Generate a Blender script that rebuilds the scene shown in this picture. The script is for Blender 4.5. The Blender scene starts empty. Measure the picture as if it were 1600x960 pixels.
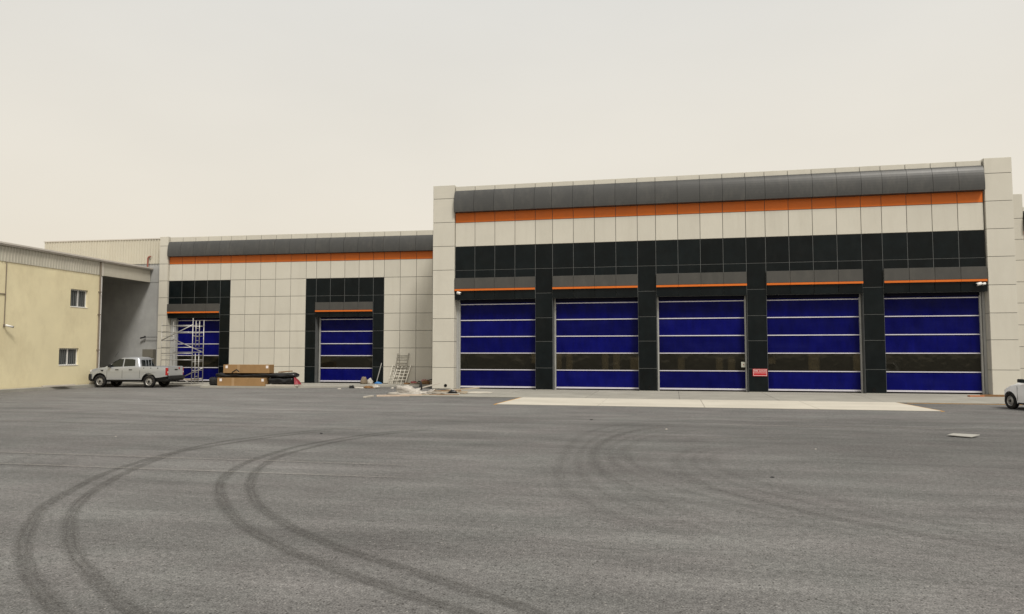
import bpy, bmesh, math, random
from mathutils import Vector, Matrix, noise
random.seed(7)
S = bpy.context.scene
C = S.collection
PI = math.pi
# ------------------------------------------------------------ camera
cam = bpy.data.cameras.new('camera'); camo = bpy.data.objects.new('camera', cam); C.objects.link(camo)
cam.sensor_width = 36.0; cam.lens = 36.0 * 1145.3 / 1600.0; cam.clip_end = 3000; cam.clip_start = 0.1
camo.location = (0, 0, 2.1)
camo.rotation_euler = (PI / 2 + 0.0616, 0, 0.2157)
S.camera = camo
# ------------------------------------------------------------ world (dusty overcast sky) and sun
SUN_EL, SUN_AZ = math.radians(54), math.radians(142)      # azimuth clockwise from +Y (north)
w = bpy.data.worlds.new('World'); S.world = w; w.use_nodes = True
nt = w.node_tree; N = nt.nodes; L = nt.links
for n in list(N): N.remove(n)
out = N.new('ShaderNodeOutputWorld'); bg = N.new('ShaderNodeBackground'); bg.inputs[1].default_value = 0.1
sky = N.new('ShaderNodeTexSky'); sky.sky_type = 'NISHITA'; sky.sun_disc = False
sky.sun_elevation = SUN_EL; sky.sun_rotation = SUN_AZ; sky.dust_density = 8; sky.air_density = 1.5; sky.ozone_density = 1
tc = N.new('ShaderNodeTexCoord'); sep = N.new('ShaderNodeSeparateXYZ'); rmp = N.new('ShaderNodeValToRGB')
L.new(tc.outputs['Generated'], sep.inputs[0]); L.new(sep.outputs['Z'], rmp.inputs[0])
# pale dust veil: warmest at the horizon, greyer overhead (values are a fraction of the veil's brightness)
stops = [(0.0, (.86, .765, .62)), (0.16, (.85, .785, .675)), (0.30, (.82, .775, .69)), (0.45, (.775, .755, .705)), (1.0, (.74, .73, .70))]
rmp.color_ramp.elements[0].position = 0; rmp.color_ramp.elements[0].color = (*stops[0][1], 1)
rmp.color_ramp.elements[1].position = 1; rmp.color_ramp.elements[1].color = (*stops[-1][1], 1)
for p, c in stops[1:-1]:
    e = rmp.color_ramp.elements.new(p); e.color = (*c, 1)
vm = N.new('ShaderNodeVectorMath'); vm.operation = 'SCALE'; vm.inputs['Scale'].default_value = 5.0
L.new(rmp.outputs[0], vm.inputs[0])
# faint unevenness of the dust veil
skn = N.new('ShaderNodeTexNoise'); skn.inputs['Scale'].default_value = 2.2; skn.inputs['Detail'].default_value = 4; skm = N.new('ShaderNodeMapping'); skm.inputs['Scale'].default_value = (1, 1, 2.5)
L.new(tc.outputs['Generated'], skm.inputs[0]); L.new(skm.outputs[0], skn.inputs['Vector'])
skr = N.new('ShaderNodeMapRange'); skr.inputs[1].default_value = .3; skr.inputs[2].default_value = .7; skr.inputs[3].default_value = 4.85; skr.inputs[4].default_value = 5.15
L.new(skn.outputs[0], skr.inputs[0]); L.new(skr.outputs[0], vm.inputs['Scale'])
mx = N.new('ShaderNodeMix'); mx.data_type = 'RGBA'; mx.inputs[0].default_value = 0.94
L.new(sky.outputs[0], mx.inputs[6]); L.new(vm.outputs[0], mx.inputs[7])
L.new(mx.outputs[2], bg.inputs[0]); L.new(bg.outputs[0], out.inputs[0])
sl = bpy.data.lights.new('sun', 'SUN'); sl.energy = 1.5; sl.angle = math.radians(14); sl.color = (1.0, .955, .88)
so = bpy.data.objects.new('sun', sl); C.objects.link(so)
sd = Vector((math.cos(SUN_EL) * math.sin(SUN_AZ), math.cos(SUN_EL) * math.cos(SUN_AZ), math.sin(SUN_EL)))
so.rotation_euler = (-sd).to_track_quat('-Z', 'Y').to_euler(); so.location = (0, -20, 40)
vs = S.view_settings; vs.view_transform = 'Standard'; vs.look = 'None'; vs.exposure = 1.0; vs.gamma = 1.0; vs.use_curve_mapping = False
S.cycles.use_denoising = True
S.cycles.max_bounces = 8; S.cycles.transparent_max_bounces = 12

# ------------------------------------------------------------ materials
MATS = {}
def nmat(name):
    m = bpy.data.materials.new(name); m.use_nodes = True
    return m, m.node_tree.nodes, m.node_tree.links, m.node_tree.nodes['Principled BSDF']
def mat(name, col, rough=.6, spec=.4, metal=0., var=.08, scale=3., obvar=.0, bump=0., bscale=40., stretch=None, dirt=None):
    """procedural surface: base colour with noise mottling, per-piece variation, fine bump, optional dust colour"""
    if name in MATS: return MATS[name]
    m, n, l, b = nmat(name)
    t = n.new('ShaderNodeTexCoord'); mp = n.new('ShaderNodeMapping')
    geo = n.new('ShaderNodeNewGeometry')
    l.new(geo.outputs['Position'], mp.inputs[0])
    if stretch: mp.inputs['Scale'].default_value = stretch
    nz = n.new('ShaderNodeTexNoise'); nz.inputs['Scale'].default_value = scale; nz.inputs['Detail'].default_value = 6; nz.inputs['Roughness'].default_value = .65
    l.new(mp.outputs[0], nz.inputs['Vector'])
    mr = n.new('ShaderNodeMapRange'); mr.inputs[1].default_value = .3; mr.inputs[2].default_value = .7
    mr.inputs[3].default_value = 1 - var; mr.inputs[4].default_value = 1 + var
    l.new(nz.outputs[0], mr.inputs[0])
    last = mr.outputs[0]
    if obvar:
        oi = n.new('ShaderNodeObjectInfo'); m2 = n.new('ShaderNodeMapRange'); m2.inputs[3].default_value = 1 - obvar; m2.inputs[4].default_value = 1 + obvar
        l.new(oi.outputs['Random'], m2.inputs[0]); mu = n.new('ShaderNodeMath'); mu.operation = 'MULTIPLY'
        l.new(last, mu.inputs[0]); l.new(m2.outputs[0], mu.inputs[1]); last = mu.outputs[0]
    sc = n.new('ShaderNodeVectorMath'); sc.operation = 'SCALE'; sc.inputs[0].default_value = col
    l.new(last, sc.inputs['Scale']); colout = sc.outputs[0]
    if dirt:
        dcol, amt, dsc, dstr = dirt
        mp2 = n.new('ShaderNodeMapping'); mp2.inputs['Scale'].default_value = dstr; l.new(geo.outputs['Position'], mp2.inputs[0])
        n2 = n.new('ShaderNodeTexNoise'); n2.inputs['Scale'].default_value = dsc; n2.inputs['Detail'].default_value = 8; n2.inputs['Roughness'].default_value = .7
        l.new(mp2.outputs[0], n2.inputs['Vector'])
        r2 = n.new('ShaderNodeMapRange'); r2.inputs[1].default_value = .48; r2.inputs[2].default_value = .75; r2.inputs[3].default_value = 0; r2.inputs[4].default_value = amt
        l.new(n2.outputs[0], r2.inputs[0])
        mm = n.new('ShaderNodeMix'); mm.data_type = 'RGBA'; l.new(r2.outputs[0], mm.inputs[0]); l.new(colout, mm.inputs[6]); mm.inputs[7].default_value = (*dcol, 1)
        colout = mm.outputs[2]
    l.new(colout, b.inputs['Base Color'])
    b.inputs['Metallic'].default_value = metal; b.inputs['Specular IOR Level'].default_value = spec
    rr = n.new('ShaderNodeMapRange'); rr.inputs[3].default_value = max(.02, rough - .07); rr.inputs[4].default_value = min(1, rough + .07)
    l.new(nz.outputs[0], rr.inputs[0]); l.new(rr.outputs[0], b.inputs['Roughness'])
    if bump:
        n3 = n.new('ShaderNodeTexNoise'); n3.inputs['Scale'].default_value = bscale; n3.inputs['Detail'].default_value = 4
        l.new(mp.outputs[0], n3.inputs['Vector'])
        bp = n.new('ShaderNodeBump'); bp.inputs['Strength'].default_value = bump; bp.inputs['Distance'].default_value = .02
        l.new(n3.outputs[0], bp.inputs['Height']); l.new(bp.outputs[0], b.inputs['Normal'])
    MATS[name] = m
    return m
DUST = (.42, .36, .27)
beige = mat('beige_cladding', (.545, .52, .45), .45, .35, var=.03, scale=.8, obvar=.035, dirt=((.36, .325, .26), .22, 1.1, (1.3, 1, .14)))
beige2 = mat('beige_render_cream', (.52, .48, .395), .6, .3, var=.03, scale=.8, obvar=.03, dirt=(DUST, .18, .7, (1, 1, .3)))
black = mat('black_polished_panel', (.0028, .0052, .0060), .30, .17, var=.35, scale=1.5, obvar=.25, dirt=((.03, .033, .033), .16, 1.3, (1, 1, .5)))
grey = mat('grey_metal_fascia', (.058, .058, .056), .42, .35, var=.05, scale=.6, obvar=.05, dirt=((.16, .15, .13), .22, 2.2, (1.2, 1, .5)))
greyc = mat('grey_canopy_metal', (.062, .060, .055), .5, .3, var=.06, scale=1., obvar=.04, dirt=((.15, .14, .12), .2, 2., (1, 1, .4)))
orange = mat('orange_cladding', (.60, .140, .017), .45, .25, var=.05, scale=1., obvar=.04, dirt=((.36, .13, .05), .2, 1.2, (1, 1, .4)))
sealant = mat('pale_sealant', (.115, .12, .118), .8, .2, var=.1)
joint = mat('joint_sealant', (.17, .165, .15), .8, .2, var=.1)
blue = mat('blue_pvc_curtain', (.0016, .0024, .080), .33, .085, var=.26, scale=1.2, obvar=.22, bump=.6, bscale=4., stretch=(2.2, 1, .6), dirt=((.012, .014, .115), .25, 1.1, (.35, 1, 2.6)))
rail_m = mat('pale_aluminium', (.62, .60, .66), .4, .5, metal=.15, var=.05)
head_shade_m = mat('head_shade_box', (.004, .004, .012), .6, .1, var=.2)  # near-black colour standing for the shade above the top rail
guide_m = mat('galvanised_guide', (.40, .40, .38), .45, .5, metal=.35, var=.08)
yellow = mat('yellow_render', (.72, .645, .43), .85, .15, var=.05, scale=.5, bump=.15, bscale=25., dirt=((.55, .475, .305), .75, .5, (1, 1, .55)))
greyr = mat('grey_cement_render', (.33, .332, .325), .9, .1, var=.12, scale=.6, bump=.25, bscale=18., dirt=((.46, .46, .44), .6, .55, (1, 1, .5)))
sheetm = mat('cream_ribbed_sheet', (.50, .47, .385), .45, .4, var=.04, scale=.6, obvar=.02, dirt=(DUST, .25, .8, (1, 1, .3)))
sheetg = mat('grey_ribbed_sheet', (.46, .435, .365), .45, .4, var=.05, scale=.7, obvar=.03, dirt=((.25, .22, .17), .3, 1.2, (1, 1, .3)))
trim = mat('eave_trim_metal', (.52, .485, .435), .5, .4, var=.07, scale=1.)
white = mat('white_painted_metal', (.72, .71, .68), .4, .5, var=.04)
darkm = mat('dark_interior', (.03, .028, .025), .9, .1, var=.2)
concrete = mat('concrete_apron', (.30, .288, .252), .9, .2, var=.12, scale=.8, obvar=.05, bump=.2, bscale=30., dirt=((.20, .19, .17), .5, .5, (.6, 1, 1)))
pale = mat('pale_new_concrete', (.50, .468, .40), .9, .15, var=.06, scale=.7, obvar=.02, bump=.12, bscale=40., dirt=((.34, .315, .265), .6, .35, (.4, 1.5, 1)))
yline = mat('yellow_edge_paint', (.50, .27, .06), .8, .2, var=.25, scale=6.)
brown_pipe = mat('brown_pipe', (.19, .155, .12), .6, .3, var=.1)
redpipe = mat('red_brown_pipe', (.25, .085, .06), .6, .3, var=.1)
alu = mat('scaffold_aluminium', (.40, .39, .37), .4, .5, metal=.5, var=.1, scale=8.)
card = mat('cardboard', (.30, .185, .088), .85, .1, var=.08, scale=2., bump=.1, bscale=30., dirt=((.20, .12, .055), .4, 1.5, (1, 1, 1)))
tape = mat('packing_tape', (.36, .235, .125), .4, .4, var=.05)
plastic_b = mat('black_plastic_wrap', (.008, .008, .009), .3, .5, var=.3, scale=4., bump=.8, bscale=9.)
wood = mat('weathered_timber', (.36, .30, .22), .8, .15, var=.15, scale=4., stretch=(1, 6, 6))
woodd = mat('brown_timber', (.20, .115, .055), .8, .15, var=.2, scale=4.)
palew = mat('pale_board', (.45, .415, .36), .7, .2, var=.08, scale=4.)
clothw = mat('white_plastic_sheet', (.42, .39, .345), .6, .3, var=.2, scale=6., bump=.4, bscale=12.)
sackm = mat('brown_sack', (.20, .16, .115), .9, .1, var=.2, scale=6., bump=.5, bscale=20.)
redm = mat('red_plastic', (.22, .02, .03), .5, .4, var=.1)
blues = mat('blue_tarp', (.05, .19, .45), .5, .4, var=.1)
signred = mat('sign_red', (.42, .012, .02), .4, .4, var=.05)
signwhite = mat('sign_white', (.75, .70, .68), .4, .4, var=.03)
silver = mat('silver_paint', (.46, .48, .51), .36, .5, metal=.6, var=.02, scale=2., dirt=((.42, .41, .39), .04, .8, (1, 1, 1)))
carwhite = mat('white_car_paint', (.87, .87, .87), .22, .55, var=.02, dirt=((.68, .66, .6), .12, 1.5, (1, 1, 1)))
rubber = mat('tyre_rubber', (.014, .014, .014), .85, .2, var=.2, scale=10., dirt=((.10, .085, .065), .5, 6., (1, 1, 1)))
plastk = mat('black_bumper_plastic', (.016, .016, .017), .6, .35, var=.15)
rimm = mat('steel_wheel', (.33, .32, .30), .4, .5, metal=.5, var=.1, scale=10.)
glassd = mat('dark_vehicle_glass', (.010, .014, .014), .08, .7, var=.1)
lampred = mat('red_lamp_lens', (.35, .012, .015), .15, .6, var=.05)
lampclr = mat('clear_lamp_lens', (.60, .58, .55), .1, .7, var=.05)
paneg = mat('window_pane_dark', (.06, .066, .066), .12, .6, var=.2)
hole_dark = mat('wall_hole_dark', (.01, .01, .01), .9, .1)

def window_strip_mat():
    m, n, l, b = nmat('tinted_window_strip')
    n.remove(b); o = [x for x in n if x.type == 'OUTPUT_MATERIAL'][0]
    tr = n.new('ShaderNodeBsdfTransparent'); tr.inputs[0].default_value = (.34, .305, .215, 1)
    gl = n.new('ShaderNodeBsdfGlossy'); gl.inputs['Roughness'].default_value = .06; gl.inputs[0].default_value = (.75, .72, .62, 1)
    df = n.new('ShaderNodeBsdfDiffuse'); df.inputs[0].default_value = (.016, .015, .011, 1)
    geo = n.new('ShaderNodeNewGeometry'); nz = n.new('ShaderNodeTexNoise'); nz.inputs['Scale'].default_value = 1.6
    l.new(geo.outputs['Position'], nz.inputs['Vector'])
    bp = n.new('ShaderNodeBump'); bp.inputs['Strength'].default_value = .12; bp.inputs['Distance'].default_value = .05
    l.new(nz.outputs[0], bp.inputs['Height']); l.new(bp.outputs[0], gl.inputs['Normal'])
    m1 = n.new('ShaderNodeMixShader'); m1.inputs[0].default_value = .5; l.new(tr.outputs[0], m1.inputs[1]); l.new(df.outputs[0], m1.inputs[2])
    fr = n.new('ShaderNodeFresnel'); fr.inputs[0].default_value = 1.5
    m2 = n.new('ShaderNodeMixShader'); l.new(fr.outputs[0], m2.inputs[0]); l.new(m1.outputs[0], m2.inputs[1]); l.new(gl.outputs[0], m2.inputs[2])
    l.new(m2.outputs[0], o.inputs[0]); return m
winstrip = window_strip_mat()
def clear_pane_mat():
    m, n, l, b = nmat('added_daylight_pane'); n.remove(b); o = [x for x in n if x.type == 'OUTPUT_MATERIAL'][0]
    tr = n.new('ShaderNodeBsdfTransparent'); tr.inputs[0].default_value = (.62, .58, .48, 1); df = n.new('ShaderNodeBsdfTranslucent'); df.inputs[0].default_value = (.5, .45, .36, 1)
    geo = n.new('ShaderNodeNewGeometry'); nz = n.new('ShaderNodeTexNoise'); nz.inputs['Scale'].default_value = 1.2; nz.inputs['Detail'].default_value = 4; l.new(geo.outputs['Position'], nz.inputs['Vector'])
    ms = n.new('ShaderNodeMixShader'); l.new(nz.outputs[0], ms.inputs[0]); l.new(tr.outputs[0], ms.inputs[1]); l.new(df.outputs[0], ms.inputs[2]); l.new(ms.outputs[0], o.inputs[0]); return m
clearpane = clear_pane_mat()  # for the rear panes added to pass daylight

def asphalt_mat():
    m, n, l, b = nmat('worn_asphalt')
    geo = n.new('ShaderNodeNewGeometry')
    def noise_(scale, detail=5, st=(1, 1, 1), rough=.6):
        mp = n.new('ShaderNodeMapping'); mp.inputs['Scale'].default_value = st; l.new(geo.outputs['Position'], mp.inputs[0])
        z = n.new('ShaderNodeTexNoise'); z.inputs['Scale'].default_value = scale; z.inputs['Detail'].default_value = detail; z.inputs['Roughness'].default_value = rough
        l.new(mp.outputs[0], z.inputs['Vector']); return z.outputs[0]
    def rng(s, a, b_, c, d):
        r = n.new('ShaderNodeMapRange'); r.inputs[1].default_value = a; r.inputs[2].default_value = b_; r.inputs[3].default_value = c; r.inputs[4].default_value = d
        l.new(s, r.inputs[0]); return r.outputs[0]
    def mul(a, c):
        q = n.new('ShaderNodeMath'); q.operation = 'MULTIPLY'; l.new(a, q.inputs[0]); l.new(c, q.inputs[1]); return q.outputs[0]
    grain = noise_(55, 3); fine = noise_(130, 2); patch = noise_(.10, 4, (.7, 1, 1)); streak = noise_(1., 6, (.09, 1.1, 1), .7); mid = noise_(2.2, 6, (.5, 1, 1), .7)
    v = mul(rng(grain, .3, .7, .42, 1.55), rng(fine, .3, .7, .72, 1.28))
    v = mul(v, rng(patch, .3, .7, .80, 1.14)); v = mul(v, rng(streak, .3, .7, .80, 1.18)); v = mul(v, rng(mid, .3, .7, .92, 1.08))
    # polished, darker turning area in front of the ramp and dust drifted along the far left
    def blob(c, rad, lo, hi, amt, sc_=.22):
        mp = n.new('ShaderNodeMapping'); mp.inputs['Location'].default_value = (-c[0] / rad[0], -c[1] / rad[1], 0); mp.inputs['Scale'].default_value = (1 / rad[0], 1 / rad[1], 0)
        l.new(geo.outputs['Position'], mp.inputs[0]); ln_ = n.new('ShaderNodeVectorMath'); ln_.operation = 'LENGTH'; l.new(mp.outputs[0], ln_.inputs[0])
        ad = n.new('ShaderNodeMath'); ad.operation = 'ADD'; l.new(ln_.outputs['Value'], ad.inputs[0]); l.new(rng(noise_(sc_, 6, (.6, 1.4, 1)), .2, .8, -.45, .45), ad.inputs[1])
        return rng(ad.outputs[0], lo, hi, amt, 1)
    v = mul(v, blob((5, 18), (9, 6.5), .35, 1.25, .80)); v = mul(v, blob((-22, 30), (20, 9), .3, 1.3, 1.13))
    coarse = noise_(14, 5); v = mul(v, rng(coarse, .3, .7, .72, 1.28)); blot = noise_(.9, 5, (.45, 1, 1), .7); v = mul(v, rng(blot, .35, .7, .84, 1.12))
    # loose pale and dark stones
    vo = n.new('ShaderNodeTexVoronoi'); vo.inputs['Scale'].default_value = 30; l.new(geo.outputs['Position'], vo.inputs['Vector'])
    sepc = n.new('ShaderNodeSeparateColor'); l.new(vo.outputs['Color'], sepc.inputs[0])
    pits = mul(rng(sepc.outputs[0], .925, .93, 0, 1), rng(vo.outputs['Distance'], .30, .38, 1, 0))
    stones = mul(rng(sepc.outputs[1], .935, .94, 0, 1), rng(vo.outputs['Distance'], .22, .30, 1, 0))
    hue = n.new('ShaderNodeMix'); hue.data_type = 'RGBA'; hue.inputs[6].default_value = (.152, .151, .144, 1); hue.inputs[7].default_value = (.153, .146, .141, 1)
    l.new(rng(noise_(.5, 3), .35, .65, 0, 1), hue.inputs[0])
    sc = n.new('ShaderNodeVectorMath'); sc.operation = 'SCALE'; l.new(hue.outputs[2], sc.inputs[0]); l.new(v, sc.inputs['Scale'])
    p1 = n.new('ShaderNodeMix'); p1.data_type = 'RGBA'; l.new(pits, p1.inputs[0]); l.new(sc.outputs[0], p1.inputs[6]); p1.inputs[7].default_value = (.05, .047, .044, 1)
    p2 = n.new('ShaderNodeMix'); p2.data_type = 'RGBA'; l.new(stones, p2.inputs[0]); l.new(p1.outputs[2], p2.inputs[6]); p2.inputs[7].default_value = (.27, .255, .235, 1)
    l.new(p2.outputs[2], b.inputs['Base Color'])
    b.inputs['Roughness'].default_value = .93; b.inputs['Specular IOR Level'].default_value = .15
    bp = n.new('ShaderNodeBump'); bp.inputs['Strength'].default_value = .5; bp.inputs['Distance'].default_value = .008
    l.new(grain, bp.inputs['Height']); l.new(bp.outputs[0], b.inputs['Normal'])
    return m
asphalt = asphalt_mat()

def stain_mat(name, col, strength, soft=.22, ridge=0.):
    """thin film lying on the asphalt (rubber or dust): opacity from the strip's own UV and noise"""
    m, n, l, b = nmat(name)
    o = [x for x in n if x.type == 'OUTPUT_MATERIAL'][0]
    b.inputs['Base Color'].default_value = (*col, 1); b.inputs['Roughness'].default_value = .9; b.inputs['Specular IOR Level'].default_value = .15
    tr = n.new('ShaderNodeBsdfTransparent'); ms = n.new('ShaderNodeMixShader')
    uv = n.new('ShaderNodeUVMap'); uv.uv_map = 'UVMap'; sp = n.new('ShaderNodeSeparateXYZ'); l.new(uv.outputs[0], sp.inputs[0])
    cr = n.new('ShaderNodeValToRGB'); e = cr.color_ramp.elements
    e[0].position = 0; e[0].color = (0, 0, 0, 1); e[1].position = 1; e[1].color = (0, 0, 0, 1)
    for p, c in ((soft, 1), (.5, 1 - ridge), (1 - soft, .92)):
        q = e.new(p); q.color = (c, c, c, 1)
    l.new(sp.outputs[0], cr.inputs[0])
    ce = n.new('ShaderNodeMapRange'); ce.inputs[1].default_value = 0; ce.inputs[2].default_value = 1; ce.inputs[3].default_value = 0; ce.inputs[4].default_value = 1
    l.new(sp.outputs[2], ce.inputs[0])
    mp = n.new('ShaderNodeMapping'); mp.inputs['Scale'].default_value = (8, .9, 1); l.new(uv.outputs[0], mp.inputs[0])
    z = n.new('ShaderNodeTexNoise'); z.inputs['Scale'].default_value = 1.4; z.inputs['Detail'].default_value = 6; z.inputs['Roughness'].default_value = .7; l.new(mp.outputs[0], z.inputs['Vector'])
    zr = n.new('ShaderNodeMapRange'); zr.inputs[1].default_value = .25; zr.inputs[2].default_value = .75; zr.inputs[3].default_value = .08; zr.inputs[4].default_value = 1.35
    l.new(z.outputs[0], zr.inputs[0])
    geo = n.new('ShaderNodeNewGeometry'); g = n.new('ShaderNodeTexNoise'); g.inputs['Scale'].default_value = 60; l.new(geo.outputs['Position'], g.inputs['Vector'])
    gr = n.new('ShaderNodeMapRange'); gr.inputs[1].default_value = .3; gr.inputs[2].default_value = .7; gr.inputs[3].default_value = .3; gr.inputs[4].default_value = 1.45; l.new(g.outputs[0], gr.inputs[0])
    at = n.new('ShaderNodeVertexColor'); at.layer_name = 'fade'
    def mul(a, c):
        q = n.new('ShaderNodeMath'); q.operation = 'MULTIPLY'; q.use_clamp = True
        l.new(a, q.inputs[0])
        if isinstance(c, float): q.inputs[1].default_value = c
        else: l.new(c, q.inputs[1])
        return q.outputs[0]
    a = mul(mul(mul(mul(cr.outputs[0], zr.outputs[0]), gr.outputs[0]), at.outputs['Color']), strength)
    l.new(a, ms.inputs[0]); l.new(tr.outputs[0], ms.inputs[1]); l.new(b.outputs[0], ms.inputs[2]); l.new(ms.outputs[0], o.inputs[0])
    return m
rubber_mark = stain_mat('tyre_rubber_film', (.075, .071, .065), .46, .34, .40)
rubber_faint = stain_mat('faint_rubber_film', (.08, .076, .07), .17, .46, .0)
dust_line = stain_mat('pale_joint_dust', (.30, .275, .245), .55, .4, .0)

# ------------------------------------------------------------ mesh helpers
class MB:
    def __init__(s): s.v = []; s.f = []
    def add(s, vs, fs):
        k = len(s.v); s.v += [tuple(p) for p in vs]; s.f += [tuple(i + k for i in f) for f in fs]; return s
    def box(s, x0, x1, y0, y1, z0, z1):
        return s.add([(x0, y0, z0), (x1, y0, z0), (x1, y1, z0), (x0, y1, z0), (x0, y0, z1), (x1, y0, z1), (x1, y1, z1), (x0, y1, z1)],
                     [(0, 3, 2, 1), (4, 5, 6, 7), (0, 1, 5, 4), (1, 2, 6, 5), (2, 3, 7, 6), (3, 0, 4, 7)])
    def tube(s, p, q, r, n=8, r2=None):
        p = Vector(p); q = Vector(q); d = (q - p).normalized(); a = d.orthogonal().normalized(); b = d.cross(a); r2 = r if r2 is None else r2
        vs = [p + (a * math.cos(2 * PI * i / n) + b * math.sin(2 * PI * i / n)) * r for i in range(n)] + [q + (a * math.cos(2 * PI * i / n) + b * math.sin(2 * PI * i / n)) * r2 for i in range(n)]
        return s.add(vs, [(i, (i + 1) % n, n + (i + 1) % n, n + i) for i in range(n)] + [tuple(range(n))[::-1], tuple(range(n, 2 * n))])
    def grid(s, pts, flip=False):
        R, Q = len(pts), len(pts[0])
        fs = []
        for i in range(R - 1):
            for j in range(Q - 1):
                f = (i * Q + j, i * Q + j + 1, (i + 1) * Q + j + 1, (i + 1) * Q + j)
                fs.append(f[::-1] if flip else f)
        return s.add([p for r in pts for p in r], fs)
    def lathe(s, prof, n=24, axis='y', c=(0, 0, 0)):
        pts = []
        for i in range(n + 1):
            a = 2 * PI * i / n
            row = []
            for (h, r) in prof:
                if axis == 'y': row.append((c[0] + r * math.cos(a), c[1] + h, c[2] + r * math.sin(a)))
                else: row.append((c[0] + r * math.cos(a), c[1] + r * math.sin(a), c[2] + h))
            pts.append(row)
        return s.grid(pts)
    def mesh(s, name):
        me = bpy.data.meshes.new(name); me.from_pydata(s.v, [], s.f); me.update(); return me
    def build(s, name, m, parent=None, smooth=False, loc=None, bevel=0., fix=True):
        me = s.mesh(name)
        if fix:
            bm = bmesh.new(); bm.from_mesh(me); bmesh.ops.remove_doubles(bm, verts=bm.verts, dist=1e-5); bmesh.ops.recalc_face_normals(bm, faces=bm.faces); bm.to_mesh(me); bm.free()
        me.materials.append(m)
        if smooth:
            for p in me.polygons: p.use_smooth = True
        return link(name, me, parent, loc, bevel)
def link(name, me, parent=None, loc=None, bevel=0.):
    o = bpy.data.objects.new(name, me); C.objects.link(o)
    if parent: o.parent = parent
    if loc is not None: o.location = loc
    if bevel:
        md = o.modifiers.new('bevel', 'BEVEL'); md.width = bevel; md.segments = 2; md.limit_method = 'ANGLE'
    return o
def empty(name, loc=(0, 0, 0), rz=0., label=None, cat=None, group=None):
    o = bpy.data.objects.new(name, None); C.objects.link(o); o.location = loc; o.rotation_euler = (0, 0, rz); o.empty_display_size = .3
    if label: tag(o, label, cat, group)
    return o
def tag(o, label, cat, group=None):
    o['label'] = label; o['category'] = cat
    if group: o['group'] = group
    return o
def structure(o): o['kind'] = 'structure'; return o
def tubes(segs, r=.024, n=8):
    b = MB()
    for p, q in segs: b.tube(p, q, r, n)
    return b

# ------------------------------------------------------------ ground
asph = structure(MB().grid([[(x, y, 0) for x in (-600, -60, 0, 60, 600)] for y in (-600, -20, 20, 60, 900)]).build('asphalt_yard', asphalt))
def strip(pts, width, name, m, z, fade=1.5, fine=6):
    """ribbon along a ground polyline (Catmull-Rom), with UVs: u across, v metres along"""
    P = [Vector((x, y, 0)) for x, y in pts]; Q = []
    for i in range(len(P) - 1):
        p0 = P[max(i - 1, 0)]; p1 = P[i]; p2 = P[i + 1]; p3 = P[min(i + 2, len(P) - 1)]
        for k in range(fine):
            t = k / fine
            Q.append(.5 * ((2 * p1) + (p2 - p0) * t + (2 * p0 - 5 * p1 + 4 * p2 - p3) * t * t + (3 * p1 - p0 - 3 * p2 + p3) * t ** 3))
    Q.append(P[-1]); b = MB(); ln = [0]
    for i in range(1, len(Q)): ln.append(ln[-1] + (Q[i] - Q[i - 1]).length)
    rows = []
    for i, q in enumerate(Q):
        d = (Q[min(i + 1, len(Q) - 1)] - Q[max(i - 1, 0)]).normalized(); nn = Vector((-d.y, d.x, 0))
        rows.append([tuple(q - nn * width / 2 + Vector((0, 0, z))), tuple(q + nn * width / 2 + Vector((0, 0, z)))])
    b.grid(rows); me = b.mesh(name); me.materials.append(m)
    uv = me.uv_layers.new(name='UVMap'); ca = me.color_attributes.new('fade', 'FLOAT_COLOR', 'POINT')
    for lp in me.loops:
        i, j = divmod(lp.vertex_index, 2); uv.data[lp.index].uv = (j, ln[i])
    for vi in range(len(me.vertices)):
        a = ln[vi // 2]; f = max(0, min(1, a / fade, (ln[-1] - a) / fade)); ca.data[vi].color = (f, f, f, 1)
    if len(me.polygons) and me.polygons[0].normal.z < 0: me.flip_normals()
    return link(name, me, asph)
TR = {
'il': [(-6.13, 19.67), (-6.54, 19.23), (-6.85, 18.83), (-7.4, 18.15), (-7.89, 16.8), (-8.18, 15.34), (-8.17, 14.35), (-8.05, 13.18), (-7.79, 12.13), (-7.4, 11.16), (-6.95, 10.36), (-6.35, 9.52), (-5.8, 8.85), (-5.22, 8.23), (-4.66, 7.73), (-4.16, 7.34), (-3.73, 7.03), (-3.22, 6.71), (-2.64, 6.36), (-2.11, 6.07), (-1.68, 5.86), (-1.24, 5.64), (-.4, 5.3), (1.2, 4.6)],
'ir': [(-6.15, 19.15), (-6.74, 18.53), (-7.25, 17.79), (-7.73, 16.04), (-7.81, 14.8), (-7.79, 13.69), (-7.55, 12.73), (-7.12, 11.62), (-6.6, 10.66), (-6.04, 9.82), (-5.55, 9.2), (-5.07, 8.7), (-4.51, 8.18), (-4.01, 7.79), (-3.44, 7.37), (-2.85, 7.03), (-2.3, 6.7), (-1.84, 6.42), (-1.4, 6.16), (-1.03, 5.9), (-0.74, 5.66), (0, 5.3), (1.5, 4.7)],
'ol': [(-8.63, 19.3), (-9.19, 18.65), (-9.77, 17.47), (-10.37, 15.59), (-10.3, 13.88), (-10.05, 12.52), (-9.65, 11.07), (-8.89, 9.45), (-8.32, 8.42), (-7.56, 7.48), (-6.88, 6.74), (-6.14, 6.07), (-5.54, 5.61), (-5.0, 5.22), (-4.55, 4.92), (-3.5, 4.3)],
'or': [(-8.69, 18.59), (-9.32, 17.65), (-9.84, 16.1), (-10.16, 14.12), (-9.93, 12.81), (-9.41, 11.33), (-8.74, 9.91), (-8.15, 8.89), (-7.48, 8.02), (-6.72, 7.2), (-6.02, 6.55), (-5.36, 6.03), (-4.77, 5.6), (-4.25, 5.24), (-3.87, 4.97), (-2.8, 4.4)]}
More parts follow.
